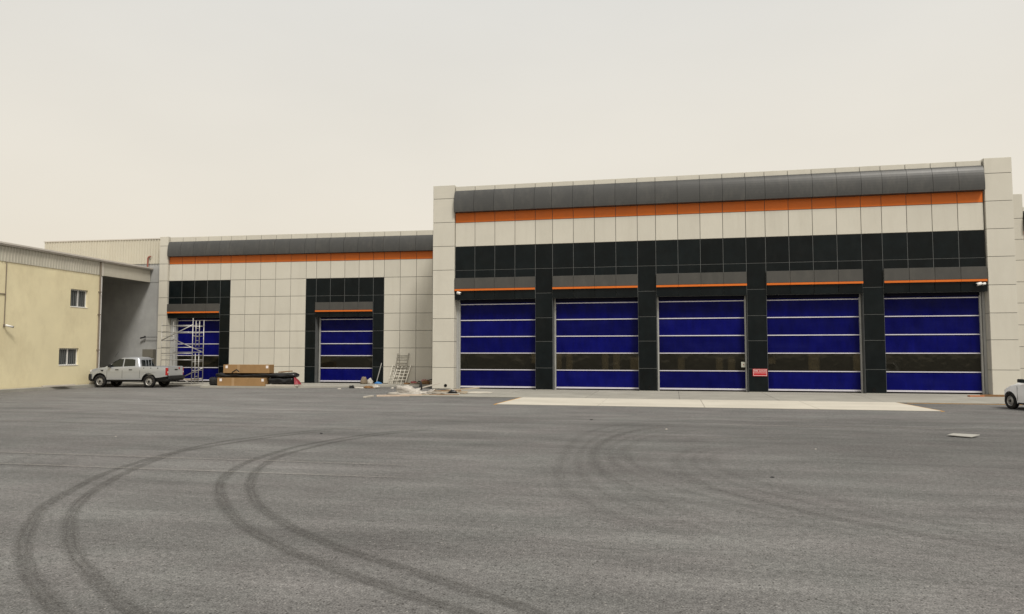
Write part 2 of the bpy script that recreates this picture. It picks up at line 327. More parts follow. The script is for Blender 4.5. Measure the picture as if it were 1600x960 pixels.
FT = [[(0.9, 23.36), (-0.42, 22.24), (-1.27, 20.74), (-1.74, 19.16), (-1.94, 17.19), (-1.9, 15.23), (-1.72, 13.54), (-1.44, 12.21), (-1.05, 11.17), (-0.58, 10.33), (-0.06, 9.58), (0.4, 9.01), (0.97, 8.44), (1.7, 7.9), (2.6, 7.4)],
 [(1.19, 21.82), (-0.05, 20.49), (-0.84, 19.06), (-1.27, 17.34), (-1.35, 15.85), (-1.2, 14.55), (-0.88, 13.49), (-0.46, 12.56), (0.05, 11.68), (0.67, 10.96), (1.21, 10.39), (1.87, 9.72), (2.71, 8.98), (3.6, 8.3), (4.6, 7.7)],
 [(2.9, 18.51), (1.82, 17.78), (0.9, 16.66), (0.44, 15.55), (0.4, 14.16), (0.69, 12.87), (1.2, 11.87), (1.8, 11.08), (2.38, 10.33), (3.22, 9.53), (3.88, 8.97), (5.0, 8.3), (6.2, 7.7)],
 [(-1.67, 21.38), (-2.87, 22.11), (-4.42, 21.97), (-5.88, 21.44), (-7.12, 20.37), (-8.11, 19.41)],
 [(-0.74, 16.52), (-0.87, 15.26), (-0.74, 13.91), (-0.36, 12.84), (0.2, 11.98), (0.88, 11.34), (1.56, 10.59)],
 [(-11.99, 15.23), (-12.29, 13.98), (-12.27, 12.75), (-11.41, 11.03), (-10.39, 9.38)],
 [(3.35, 15.47), (4.02, 14.21), (4.69, 13.26), (5.37, 12.33)],
 [(10.1, 24.56), (7.83, 22.92), (6.08, 22.54), (4.56, 23.34), (2.77, 23.35)]]
zz = .004
for k in ('ol', 'or', 'il', 'ir'):
    strip(TR[k], .23, 'tyre_mark', rubber_mark, zz); zz += .0012
for i, f in enumerate(FT):
    for (of, wd_) in ((-.42, .34), (.0, .26), (.40, .40)):
        g = []
        for j, (px, py) in enumerate(f):
            d = Vector(f[min(j + 1, len(f) - 1)]) - Vector(f[max(j - 1, 0)]); d.normalize(); kk = of * (1 + .25 * math.sin(j * .9 + i))
            g.append((px - d.y * kk, py + d.x * kk))
        strip(g, wd_, 'faint_tyre_mark', rubber_faint, zz, 4.); zz += .0004
for (x0, x1, y, wd) in ((-20, -4, 12.75, .09), (-18, -3.6, 11.45, .10), (-32, -3, 18.6, .12), (-40, -8, 23.9, .12), (-1, 4, 18.63, .10), (-5, 6, 24.1, .14), (0, 12, 22.0, .12), (-30, -5, 21.2, .08)):
    strip([(x0, y), ((x0 + x1) / 2, y + .12), (x1, y + .25)], wd, 'paving_joint', dust_line, zz, 2., 10); zz += .001

# ------------------------------------------------------------ cladding pieces
CACHE = {}
def pmesh(key, fn, m):
    if key not in CACHE:
        b = fn(); me = b.mesh(key[0]); me.materials.append(m)
        bm = bmesh.new(); bm.from_mesh(me); bmesh.ops.recalc_face_normals(bm, faces=bm.faces); bm.to_mesh(me); bm.free()
        CACHE[key] = me
    return CACHE[key]
def panel(parent, name, x0, x1, z0, z1, v, m, th=.03, gap=.026, tilt=.0016):
    wd, h = round(x1 - x0 - gap, 3), round(z1 - z0 - gap, 3); e = .006
    def fn():
        b = MB()
        b.add([(0, e, 0), (wd, e, 0), (wd, e, h), (0, e, h), (e, 0, e), (wd - e, 0, e), (wd - e, 0, h - e), (e, 0, h - e), (0, th, 0), (wd, th, 0), (wd, th, h), (0, th, h)],
              [(4, 5, 6, 7), (0, 1, 5, 4), (1, 2, 6, 5), (2, 3, 7, 6), (3, 0, 4, 7), (0, 8, 9, 1), (1, 9, 10, 2), (2, 10, 11, 3), (3, 11, 8, 0), (8, 11, 10, 9)])
        return b
    o = link(name, pmesh((name, m.name, wd, h, th), fn, m), parent, (x0 + gap / 2, v, z0 + gap / 2))
    o.rotation_euler = (random.uniform(-tilt, tilt), 0, random.uniform(-tilt, tilt) * .6)
    return o
def side_panel(parent, name, x, v0, v1, z0, z1, m, face, th=.03, gap=.026):
    """panel on a face that looks along +x (face=1) or -x (face=-1)"""
    d, h = round(v1 - v0, 3), round(z1 - z0 - gap, 3)
    me = pmesh((name, m.name, d, h, 'side'), lambda: MB().box(0, th, 0, d, 0, h), m)
    return link(name, me, parent, (x - (th if face > 0 else 0), v0, z0 + gap / 2))
def nose(parent, x0, x1, z0, z1, v, depth, m):
    """one segment of the rounded fascia: bulges out from plane v"""
    wd = round(x1 - x0 - .014, 3)
    def fn():
        prof = [(0.02, 0)]
        prof += [(0, 0)]
        K = 12
        for i in range(K + 1):
            a = i / K * PI * .60
            prof.append((-depth * (math.cos(a - PI * .5) if False else math.sin(a) / math.sin(PI * .5)), (z1 - z0) * (1 - (1 - math.cos(a)) / (1 - math.cos(PI * .60)))))
        pts = prof[2:]
        top = [(p[0], p[1]) for p in pts]
        ring = top + [(.05, 0.), (.05, z1 - z0)]
        b = MB(); n = len(ring)
        vs = [(0, a, c) for a, c in ring] + [(wd, a, c) for a, c in ring]
        b.add(vs, [(i, (i + 1) % n, n + (i + 1) % n, n + i) for i in range(n)] + [tuple(range(n)), tuple(range(n, 2 * n))[::-1]])
        return b
    me = pmesh(('fascia_segment', wd, z1 - z0, depth), fn, m)
    o = link('fascia_segment', me, parent, (x0 + .007, v + random.uniform(-.003, .003), z0)); return o
def curtain_mesh(wd, h, seed):
    rnd = random.Random(seed); ph = [rnd.uniform(0, 6.28) for _ in range(6)]
    def fn():
        nx, nz_ = 26, 5; pts = []
        for j in range(nz_ + 1):
            row = []
            for i in range(nx + 1):
                x = wd * i / nx; z = h * j / nz_; e = math.sin(PI * j / nz_) * (.022)
                y = e * (math.sin(x * 5.1 + ph[0] + z * 2.) * .6 + math.sin(x * 9.7 + ph[1] - z * 3.) * .35 + math.sin(x * 1.7 + ph[2]) * .6)
                row.append((x, y, z))
            pts.append(row)
        return MB().grid(pts)
    return fn
SEED = [0]
def roller_door(root, x0, x1, v, zbase, ztop, rails, guides, headz):
    """guides and the added head shade box are the door part; curtain strips, window strip and rails are its sub-parts"""
    gw = .085
    d = MB().box(x0, x1, v - .16, v + .2, rails[0] + .09, headz + .2).build('roller_door', head_shade_m, root)  # dark box added where only shade lies under the lintel
    if guides[0]: MB().box(x0 - gw, x0, v - .09, v + .06, zbase, headz).build('door_guide', guide_m, d)
    if guides[1]: MB().box(x1, x1 + gw, v - .09, v + .06, zbase, headz).build('door_guide', guide_m, d)
    ys = rails + [ztop]
    zs = list(reversed(rails)); zs.append(rails[0] + .15)      # ascending: bottom bar first
    for i in range(len(zs) - 1):
        a, c = zs[i] + (.08 if i == 0 else .02), zs[i + 1] - .02
        wd, h = round(x1 - x0 - .01, 3), round(c - a, 3)
        if i == 1:
            me = pmesh(('window_strip', wd, h), lambda: MB().grid([[(0, 0, 0), (wd, 0, 0)], [(0, 0, h), (wd, 0, h)]]), winstrip)
            link('window_strip', me, d, (x0 + .005, v, a))
        else:
            SEED[0] += 1
            me = pmesh(('curtain_strip', wd, h, SEED[0]), curtain_mesh(wd, h, SEED[0]), blue)
            for p in me.polygons: p.use_smooth = True
            link('curtain_strip', me, d, (x0 + .005, v, a))
    for i, z in enumerate(zs[:-1]):
        hh = .085 if i == 0 else .046
        z0 = z if i == 0 else z - .023
        wd = round(x1 - x0 - .006, 3)
        me = pmesh(('door_rail', wd, hh), lambda: MB().box(0, wd, -.035, .02, 0, hh), rail_m)
        link('door_rail', me, d, (x0 + .003, v, z0))
    return d
def facade(root, cols, zr, joints, pv, doors, lint, can, rails, dv, base, nosed, label_can=True):
    zpar, zbt, zbb, zor, zwh = zr
    u0, u1 = cols[0][0], cols[-1][1]
    core = MB(); core.box(u0, u1, pv + .036, pv + .35, zwh - .02, zpar - .06); seal = MB()
    for a, c, k in cols:
        if k == 'wall':
            core.box(a, c, pv + .036, dv + .25, base, zwh - .02)
            if seal.v: seal.build('sealant_backing', sealant, root); seal = MB()
        else: seal.box(a, c, pv + .012, (dv - .08 if k == 'door' else dv + .25), (lint + .01 if k == 'door' else base), zwh - .022)
    if seal.v: seal.build('sealant_backing', sealant, root)
    fw = core.build('facade_wall', joint, root)
    for a, c, k in cols:
        panel(fw, 'parapet_panel', a, c, zbt - .12, zpar, pv, beige)
        nose(fw, a, c, zbb, zbt, pv - .002, nosed, grey)
        panel(fw, 'orange_band_panel', a, c, zor, zbb + .0, pv + .002, orange)
        panel(fw, 'cladding_panel', a, c, zwh, zor, pv, beige)
        js = [zwh] + joints
        if k == 'door':
            panel(fw, 'glossy_black_panel', a, c, joints[0], zwh, pv, black)
            panel(fw, 'glossy_black_panel', a, c, can[0] + .1, joints[0], pv, black)
            panel(fw, 'lintel_panel', a, c, lint, can[0] - .005, pv - .06, black, th=.09)
        else:
            m_ = black if k == 'col' else beige
            nm = 'glossy_black_panel' if k == 'col' else 'cladding_panel'
            for i in range(len(js) - 1):
                panel(fw, nm, a, c, js[i + 1], js[i], pv, m_)
    # dark parapet cap
    MB().box(u0, u1, pv + .036, pv + .36, zpar - .06, zpar - .03).build('parapet_cap', beige, fw)
    for (a, c, k0, k1, gl_, gr_, cols_) in doors:
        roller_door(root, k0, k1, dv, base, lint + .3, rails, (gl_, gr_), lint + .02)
        cp = MB().box(a + .02, c - .02, pv - .10, pv - .004, can[0] + .01, can[2] - .01).build('canopy', joint, root)
        for (p, q) in cols_:
            panel(cp, 'canopy_panel', p, q, can[1], can[2], pv - .14, greyc, th=.035, gap=.012)
            panel(cp, 'orange_stripe', p, q, can[0], can[1] - .005, pv - .15, orange, th=.045, gap=.008)
        # black returns of the opening, either side
    return fw
def pier(root, x0, x1, v0, v1, zs, inner, m=beige, side=None):
    """clad pier; inner: list of (x, face) side faces that get panels"""
    b = MB().box(x0 + .035, x1 - .035, v0 + .035, v1, zs[-1], zs[0] - .02)
    p = b.build('pier', joint, root)
    for i in range(len(zs) - 1):
        panel(p, 'cladding_panel', x0, x1, zs[i + 1], zs[i], v0, m, gap=.024)
        for (x, f) in inner: side_panel(p, 'return_panel', x, v0 + .034, v1, zs[i + 1], zs[i], m, f)
    return p

# ------------------------------------------------------------ large bay building
big = empty('bay_building', (0, 39.92, 0), 0, 'tall beige five-bay garage with blue roller doors, black panels and grey rounded fascia', 'building')
X0, WP, CP = -12.10, 1.165, .9745
cols = []; x = X0; bays = []
for bnum in range(5):
    a = x
    for k in range(4): cols.append((x, x + WP, 'door')); x += WP
    bays.append((a, x))
    if bnum < 4: cols.append((x, x + CP, 'col')); x += CP
XE = x
DV = .62
doors = []
for i, (a, c) in enumerate(bays):
    cc = [(a + k * WP, a + (k + 1) * WP) for k in range(4)]
    gl_, gr_ = i < 3, i > 1
    doors.append((a, c, a + (.20 if i == 0 else .11 if gl_ else .025), c - (.20 if i == 4 else .11 if gr_ else .025), gl_, gr_, cc))
RJ = [6.76, 5.385, 4.01, 2.70, 1.235, .03]
facade(big, cols, (11.62, 11.36, 10.08, 9.50, 8.12), RJ, .12, doors, 5.08, (5.57, 5.69, 6.31), [4.83, 3.92, 2.99, 2.05, 1.11, .10], DV, 0.03, .34)
PZ = [11.69, 10.91, 9.53, 8.15, 6.78, 5.385, 4.01, 2.70, 1.235, .03]
pier(big, -13.41, -12.115, 0, DV + .1, PZ, [(-12.115, 1)])
pier(big, 15.135, 16.38, 0, DV + .1, PZ, [(15.135, -1)])
for a, c in ((-12.108, -11.988), (15.012, 15.128)): MB().box(a, c, DV - .14, DV + .05, .03, 5.07).build('jamb_infill', greyr, big)
# black returns on the columns between the doors
for i in range(4):
    a = bays[i][1]; c = bays[i + 1][0]
    MB().box(a + .004, a + .02, .155, DV - .1, .03, 5.08).box(c - .02, c - .004, .155, DV - .1, .03, 5.08).build('column_return', black, big)
    MB().box(a + .02, c - .02, .10, .16, 0.0, .05).build('column_base', concrete, big)
# shell: side walls, roof, floor and a rear wall with openings made up to let daylight in
sh = MB()
sh.box(-13.37, -13.12, .75, 26, 0, 11.3).box(16.1, 16.34, .75, 26, 0, 11.3).box(-13.37, 16.34, .47, 26, 11.3, 11.5)
orn = random.Random(5); ops = []; xs = -12.6
while xs < 15.2:
    wd = orn.choice((.35, .6, .9, 1.5)); z0 = orn.choice((.3, .5, 1.1)); z1 = orn.choice((1.7, 2.2, 3.2)); ops.append((xs, min(xs + wd, 15.9), z0, z1)); xs += wd + orn.choice((.4, .9, 1.8, 2.6))
xs = -13.12
for a, c, z0, z1 in ops: sh.box(xs, a, 25.7, 26, 0, 11.3); sh.box(a, c, 25.7, 26, z1, 11.3); sh.box(a, c, 25.7, 26, 0, z0); xs = c
sh.box(xs, 16.1, 25.7, 26, 0, 11.3)
sh.build('building_shell', beige2, big)
for a, c, z0, z1 in ops: MB().box(a, c, 25.8, 25.81, z0, z1).build('rear_window', clearpane, big)  # invented panes, seen only as lit patches through the door strips
MB().box(-13.1, 16.1, DV + .3, 25.7, .0, .02).build('garage_floor', concrete, big)
# small round holes low on the columns and pier, dark insides painted as discs
for (hx, hz, hv) in ((-1.25, .22, .12), (9.85, .22, .12), (-12.6, .22, 0)):
    MB().lathe([(0, .09), (-.012, .09), (-.012, .06), (.0, .055), (.0, .0)], 14, 'y', (hx, hv - .004, hz)).build('drain_outlet', hole_dark, big)

# ------------------------------------------------------------ left wing (its own frame: u along the wall, v into depth)
RZ = math.atan(.05)
LO = (0, 45.1, 0)
def LW(u, v, z=0):
    q = Matrix.Rotation(RZ, 3, 'Z') @ Vector((u, v, 0)); return (q.x, q.y + 45.1, z)
wing = empty('wing_building', LO, RZ, 'lower beige wing with two blue roller doors behind the scaffold tower', 'building')
lc = []
ed = [-33.4, -32.43, -31.49, -30.55, -29.6]
for i in range(4): lc.append((ed[i], ed[i + 1], 'door'))
lc.append((-29.6, -28.87, 'col'))
for i in range(5): lc.append((-28.87 + i * 1.074, -28.87 + (i + 1) * 1.074, 'wall'))
lc.append((-23.5, -22.78, 'col'))
for i in range(4): lc.append((-22.78 + i * .9775, -22.78 + (i + 1) * .9775, 'door'))
lc.append((-18.87, -18.14, 'col'))
for i in range(5): lc.append((-18.14 + i * 1.075, -18.14 + (i + 1) * 1.075, 'wall'))
LD = [(-33.4, -29.6, -32.95, -29.62, True, False, [(ed[i], ed[i + 1]) for i in range(4)]),
      (-22.78, -18.87, -22.62, -18.89, True, False, [(-22.78 + i * .9775, -22.78 + (i + 1) * .9775) for i in range(4)])]
LJ = [5.78, 4.60, 3.48, 2.37, 1.17, .12]
facade(wing, lc, (9.92, 9.60, 8.57, 8.06, 6.92), LJ, 0, LD, 4.40, (4.72, 4.83, 5.35), [4.25, 3.47, 2.66, 1.88, 1.07, .18], .5, .12, .28)
pier(wing, -34.05, -33.415, -.16, .6, [9.95, 9.3, 8.07, 6.92, 5.78, 4.60, 3.48, 2.37, 1.17, .12], [(-33.415, 1), (-34.05, -1)])
MB().box(-33.38, -32.99, .30, .52, .12, 4.39).build('jamb_infill', greyr, wing)
for a, c in ((-29.6, -29.55), (-22.85, -22.78), (-18.87, -18.8)):
    pass
ws = MB(); ws.box(-34.0, -33.8, .62, 22, 0, 9.6).box(-34.0, -12.8, .36, 22, 9.6, 9.78).box(-34, -12.8, 21.8, 22, 0, 9.6)
ws.build('building_shell', beige2, wing)
MB().box(-33.8, -12.8, .76, 21.8, .0, .10).build('garage_floor', concrete, wing)

# ------------------------------------------------------------ right wing (only its pier and the start of the fascia show)
rw = empty('far_wing_building', (0, 44.5, 0), 0, 'low beige wing at the right edge behind the large garage', 'building')
rc = [(18.72 + i * 1.07, 18.72 + (i + 1) * 1.07, 'wall') for i in range(12)]
facade(rw, rc, (10.02, 9.78, 8.70, 8.2, 7.05), [5.9, 4.75, 3.57, 2.4, 1.23, .03], .1, [], 4.4, (4.7, 4.8, 5.3), [], .5, .03, .28)
pier(rw, 17.35, 18.70, 0, .6, [10.72, 9.37, 8.22, 7.08, 5.9, 4.75, 3.57, 2.4, 1.23, .03], [(18.70, 1)])
MB().box(16.4, 31.5, .66, 20, 0, 9.9).build('building_shell', beige2, rw)

# ------------------------------------------------------------ metal-clad warehouse and yellow building on the left
wh = empty('clad_warehouse', LO, RZ, 'cream ribbed metal warehouse with grey cement wall behind yellow building', 'building')
g = MB().box(-60, -34.1, .42, .75, 0, 6.86).box(-60, -34.1, .435, .75, 6.90, 8.20).box(-60, -34.1, .46, .75, 6.80, 6.95)
g.build('cement_wall', greyr, wh)
def ribsheet(wd, h, pitch, d):
    def fn():
        xs = []; n = max(1, int(round(wd / pitch))); p = wd / n
        for i in range(n): xs += [(i * p, 0), (i * p + p * .62, 0), (i * p + p * .70, -d), (i * p + p * .92, -d)]
        xs.append((wd, 0))
        return MB().grid([[(a, b_, 0) for a, b_ in xs], [(a, b_, h) for a, b_ in xs]])
    return fn
for i in range(9):
    me = pmesh(('ribbed_sheet', 1.0, 1.72), ribsheet(1.04, 1.72, .208, .045), sheetm)
    link('ribbed_sheet', me, wh, (-43.46 + i * 1.04, .40 - .004 * (i % 2), 8.18))
MB().box(-43.5, -34.1, .34, .6, 9.88, 9.95).build('roof_flashing', trim, wh)
MB().box(-43.46, -34.1, .41, 20, 8.2, 9.87).build('upper_wall', sheetm, wh)
pm = tubes([((-35.24, .28, 7.86), (-35.24, .28, 8.55)), ((-35.24, .28, 8.55), (-35.16, .28, 8.66)), ((-35.16, .28, 8.66), (-35.02, .28, 8.66))], .05)
pm.build('vent_pipe', redpipe, wh)
yb = empty('yellow_building', LO, RZ, 'yellow rendered building with ribbed metal eave band and two small windows', 'building')
YU = -35.1
wins = [(-6.75, -5.37, 4.77, 5.85), (-7.47, -5.96, 1.32, 2.34)]
# wall with real window openings, in vertical bands
y = MB()
V0, V1 = -30., -4.3
vsplit = sorted({V0, V1, -7.47, -6.75, -5.96, -5.37})
for a, c in zip(vsplit[:-1], vsplit[1:]):
    zs = [0.0]
    for (p, q, z0, z1) in sorted(wins, key=lambda t: t[2]):
        if p <= a + 1e-6 and q >= c - 1e-6: zs += [z0, z1]
    zs.append(6.93)
    for i in range(0, len(zs), 2): y.box(YU - .25, YU, a, c, zs[i], zs[i + 1])
y.box(-52, YU - .25, V1 - .25, V1, 0, 6.93)
yw = y.build('wall', yellow, yb)
MB().box(-52, YU - .3, V0, V1 - .3, .0, .1).build('floor_slab', darkm, yb)
for (p, q, z0, z1) in wins:
    fx = YU - .17
    f = MB(); t = .07; mid = (p + q) / 2
    f.box(fx, fx + .06, p, p + t, z0, z1).box(fx, fx + .06, q - t, q, z0, z1).box(fx, fx + .06, p + t, q - t, z1 - t, z1).box(fx, fx + .06, p + t, q - t, z0, z0 + t).box(fx + .005, fx + .075, mid - .035, mid + .035, z0 + t, z1 - t)
    f.box(fx + .06, YU + .02, p + .002, q - .002, z0 + .001, z0 + .035)
    wo = f.build('window', white, yb)
    for a, c in ((p + t, mid - .035), (mid + .035, q - t)):
        MB().box(fx + .02, fx + .03, a, c, z0 + t, z1 - t).build('pane', paneg, wo)
    gb = MB(); k = p + .18
    while k < q - .1:
        gb.tube((fx + .09, k, z0 + .04), (fx + .09, k, z1 - .01), .008, 6); k += .15
    gb.build('window_bars', mat('grey_bars', (.20, .20, .19), .5, .4), wo)
nsh = int((V1 - V0) / 1.0)
for i in range(nsh + 1):
    ln = 1.0 if i < nsh else (V1 - V0) - nsh
    if ln < .05: continue
    def fn(ln=ln):
        b = MB(); pts = []; n = max(1, int(round(ln / .2))); p = ln / n; xs = []
        for j in range(n): xs += [(j * p, 0), (j * p + p * .62, 0), (j * p + p * .70, .035), (j * p + p * .92, .035)]
        xs.append((ln, 0))
        return b.grid([[(b_, a, 0) for a, b_ in xs], [(b_, a, .84) for a, b_ in xs]])
    link('eave_sheet', pmesh(('eave_sheet', round(ln, 3)), fn, sheetg), yb, (YU + .02 + .003 * (i % 2), V0 + i, 6.90))
MB().box(YU - .25, YU + .015, V0, V1, 6.935, 7.72).build('eave_backing', joint, yb)
# beam carrying the eave over the gap to the warehouse
bm_ = MB().box(YU - .22, YU + .03, V1 + .14, .36, 6.90, 7.72).build('gap_beam', sheetg, yb)
MB().box(YU - .24, YU + .06, V1 + .004, V1 + .135, 6.86, 7.73).build('corner_post_head', trim, yb)
# gutter: stepped eave
MB().box(YU - .35, YU + .16, V0, .38, 7.73, 7.80).box(YU - .35, YU + .22, V0, .38, 7.80, 7.89).build('gutter', trim, yb)
MB().add([(YU - .3, V0, 7.80), (YU - .3, .38, 7.80), (-52, .38, 8.2), (-52, V0, 8.2), (YU - .3, V0, 7.87), (YU - .3, .38, 7.87), (-52, .38, 8.27), (-52, V0, 8.27)],
         [(0, 1, 2, 3), (7, 6, 5, 4), (0, 4, 5, 1), (1, 5, 6, 2), (2, 6, 7, 3), (3, 7, 4, 0)]).build('roof', trim, yb)
MB().box(YU - .2, YU + .012, V1 + .004, V1 + .10, .1, 6.86).build('corner_trim', white, yb)
dp = tubes([((YU + .07, V1 - .14, .25), (YU + .07, V1 - .14, 7.72))], .045)
for z in (.9, 2.2, 4.4, 5.8): dp.box(YU + .001, YU + .13, V1 - .21, V1 - .07, z, z + .07)
dp.build('downpipe', brown_pipe, yb)
tubes([((YU + .03, -11.32, 3.55), (YU + .03, -11.32, 6.9)), ((YU + .03, -11.32, 5.18), (YU + .03, -16, 5.20))], .022).build('conduit', brown_pipe, yb)
# security cameras
def cctv(parent_loc, rz, label, arm, scale=1.):
    c = empty('security_camera', parent_loc, rz, label, 'camera')
    MB().box(-.05, .05, -.03, 0, -.07, .07).box(-.02, .02, -.12, -.03, -.02, .02).build('bracket', brown_pipe, c)
    b = MB(); b.tube((-.04, -.14, .02), (.30, -.26, -.06), .055, 12); b.build('housing', white, c, True)
    MB().tube((.30, -.26, -.06), (.335, -.272, -.068), .045, 12).build('lens', plastk, c)
    return c
cc = cctv(LW(YU + .01, -11.32, 3.5), RZ + PI / 2, 'white security camera on the yellow wall at the left edge', 0)
cw = empty('security_camera', LW(-35.42, .22, 3.13), RZ, 'small dark security camera on a long arm against the grey wall', 'camera')
tubes([((0, .05, 0), (1.3, .05, 0))], .018).tube((1.3, .05, 0), (1.3, .2, 0), .018).build('arm', plastk, cw)
MB().tube((-.16, .0, -.07), (.10, .05, .0), .055, 10).build('housing', plastk, cw, True)
MB().tube((.14, .05, .09), (.14, .05, -.05), .05, 10).build('joint_box', plastk, cw)
# cabinet by the wing's pier
cb = empty('electrical_cabinet', LW(-35.27, .04, .1), RZ, 'drab grey electrical cabinet against the grey cement wall behind the pickup', 'cabinet')
cbm = mat('cabinet_grey', (.155, .145, .12), .6, .3, var=.06)
MB().box(0, .78, 0, .36, 0, 2.2).build('body', cbm, cb, bevel=.01)
MB().box(.03, .75, -.02, -.002, .05, 2.15).build('door', cbm, cb)
MB().box(.50, .60, -.04, -.02, 1.55, 1.68).build('handle', plastk, cb)

# ------------------------------------------------------------ pavements
def slab(name, poly, z0, z1, m, parent=None, kind=True):
    n = len(poly); b = MB()
    b.add([(x, y, z0) for x, y in poly] + [(x, y, z1) for x, y in poly], [tuple(range(n))[::-1], tuple(range(n, 2 * n))] + [(i, (i + 1) % n, n + (i + 1) % n, n + i) for i in range(n)])
    o = b.build(name, m, parent, bevel=.008)
    return structure(o) if kind and not parent else o
ap = structure(MB().grid([[(-12.3, 33.3, .008), (17., 33.3, .008)], [(-12.3, 40.6, .008), (17., 40.6, .008)]]).build('concrete_apron', joint))
nsl = 7; dx = 29.3 / nsl
for i in range(nsl):
    a = -12.3 + i * dx
    for (p, q) in ((33.3, 36.6), (36.6, 40.05)):
        me = pmesh(('concrete_slab', round(dx, 2), round(q - p, 2)), lambda: MB().box(0, dx - .02, 0, q - p - .02, 0, .02), concrete)
        link('concrete_slab', me, ap, (a + .01, p + .01, .009))
MB().box(-12.3, 17., 40.052, 40.56, .0, .025).build('door_threshold', concrete, ap)
rp = structure(slab('concrete_ramp', [(-6.95, 28.8), (9.25, 28.8), (8.98, 33.28), (-6.8, 33.28)], -.02, .014, joint))
for i in range(4):
    a = -6.95 + i * 4.05; c = a + 4.05
    slab('ramp_slab', [(a + .006, 28.81), (c - .006, 28.81), (min(c - .006, 8.97 if i == 3 else 99), 33.27), (max(a + .006, -6.79 if i == 0 else -99), 33.27)], .0, .030, pale, rp)
for (p, q) in (((-6.95, 28.8), (-6.8, 33.28)), ((9.25, 28.8), (8.98, 33.28))):
    s_ = -1 if p[0] < 0 else 1
    slab('edge_line', [(p[0] + s_ * .01, p[1]), (p[0] + s_ * .13, p[1]), (q[0] + s_ * .13, q[1]), (q[0] + s_ * .01, q[1])][::s_], .001, .012, yline, rp)
slab('edge_line', [(9.4, 33.12), (17, 33.12), (17, 33.2), (9.4, 33.2)], .001, .010, yline, rp)
pvpts = [(-34.0, .3), (-34.0, -3.45), (-28.4, -3.5), (-27.7, -5.0), (-22, -4.6), (-17.4, -2.4), (-14.0, -1.6), (-14.0, .3)][::-1]
pav = slab('wing_pavement', [LW(u, v)[:2] for u, v in pvpts], -.05, .10, concrete)
slab('yellow_building_pavement', [LW(u, v)[:2] for u, v in [(-35.0, .38), (-35.0, -28), (-34.45, -28), (-34.45, -11), (-34.3, -5.5), (-34.02, -3.0), (-34.02, .38)]], -.05, .17, concrete)

# ------------------------------------------------------------ vehicles (local frame: +x forward, +y left, origin under the rear axle)
def interp(tab):
    def f(x):
        if x <= tab[0][0]: return tab[0][1]
        for (a, p), (b_, q) in zip(tab[:-1], tab[1:]):
            if x <= b_: t = (x - a) / (b_ - a); t = t * t * (3 - 2 * t) * .5 + t * .5; return p + (q - p) * t
        return tab[-1][1]
    return f
def lower_body(par, name, m, x0, x1, top, sill, hw, wheels, zc, R, decks, end_caps=(True, True), n=74, name2=None):
    xs = [x0 + (x1 - x0) * i / n for i in range(n + 1)]
    for wx in wheels:
        for k in range(-10, 11): xs.append(wx + R * math.sin(k / 10 * PI / 2) * .9999)
    for d in decks: xs += list(d)
    xr = sorted({round(v, 4) for v in xs if x0 <= v <= x1}); xs = [xr[0]]
    for v in xr[1:-1]:
        if v - xs[-1] > .012 and xr[-1] - v > .012: xs.append(v)
    xs.append(xr[-1])
    def bot(x):
        z = sill(x)
        for wx in wheels:
            if abs(x - wx) < R: z = max(z, zc + math.sqrt(R * R - (x - wx) ** 2))
        return z
    K = 10
    def pt(x, t, s):
        zb, zt = bot(x), top(x); z = zb + (zt - zb) * t
        w_ = hw(x); lo = max(0, min(1, (.62 - z) / .35)); up = max(0, min(1, (z - (zt - .32)) / .32))
        return (x, s * w_ * (1 - .05 * lo ** 2 - .055 * up ** 2.2), z)
    b = MB()
    for s in (1, -1): b.grid([[pt(x, j / K, s) for j in range(K + 1)] for x in xs])
    for (a, c) in decks:
        rows = []
        for x in [v for v in xs if a - .013 <= v <= c + .013]:
            e = pt(x, 1, 1); rows.append([(x, e[1] * (1 - 2 * j / 8), e[2] + .035 * math.sin(PI * j / 8)) for j in range(9)])
        b.grid(rows)
    for x, on in ((xs[0], end_caps[0]), (xs[-1], end_caps[1])):
        if on: b.grid([[(x, pt(x, j / K, 1)[1] * (1 - 2 * i / 6), pt(x, j / K, 1)[2]) for i in range(7)] for j in range(K + 1)])
    return b.build(name, m, par, True)
def greenhouse(par, name, m, rb, rt, fb, ft, wb, wt, zb, zt):
    """rear/front x at base and top, half widths at base and top"""
    rings = []
    def ring(t, inset=0., z=None):
        r = rb + (rt - rb) * t + inset; f = fb + (ft - fb) * t - inset; h = wb + (wt - wb) * t - inset * .9; zz_ = zb + (zt - zb) * t if z is None else z
        c = .12; pts = []
        for (cx, cy, a0) in ((f - c, h - c, 0), (r + c, h - c, PI / 2), (r + c, -h + c, PI), (f - c, -h + c, 1.5 * PI)):
            for k in range(5): a = a0 + k / 4 * PI / 2; pts.append((cx + c * math.cos(a), cy + c * math.sin(a), zz_))
        pts.append(pts[0]); return pts
    for t in (0, .25, .5, .75, 1): rings.append(ring(t))
    rings.append(ring(1, .05, zt + .035)); rings.append(ring(1, .14, zt + .055)); rings.append(ring(1, .4, zt + .062))
    xm = rt + (ft - rt) * .42; hx_ = (ft - rt) * .58
    for k_, rg in enumerate(rings):
        wgt = (0, .1, .3, .65, 1, 1, 1, .9)[k_]
        rings[k_] = [(px_, py_, pz_ - wgt * .055 * min(1.3, abs(px_ - xm) / hx_) ** 2) for px_, py_, pz_ in rg]
    b = MB().grid(rings); b.add(rings[-1][:-1], [tuple(range(len(rings[-1]) - 1))])
    return b.build(name, m, par, True)
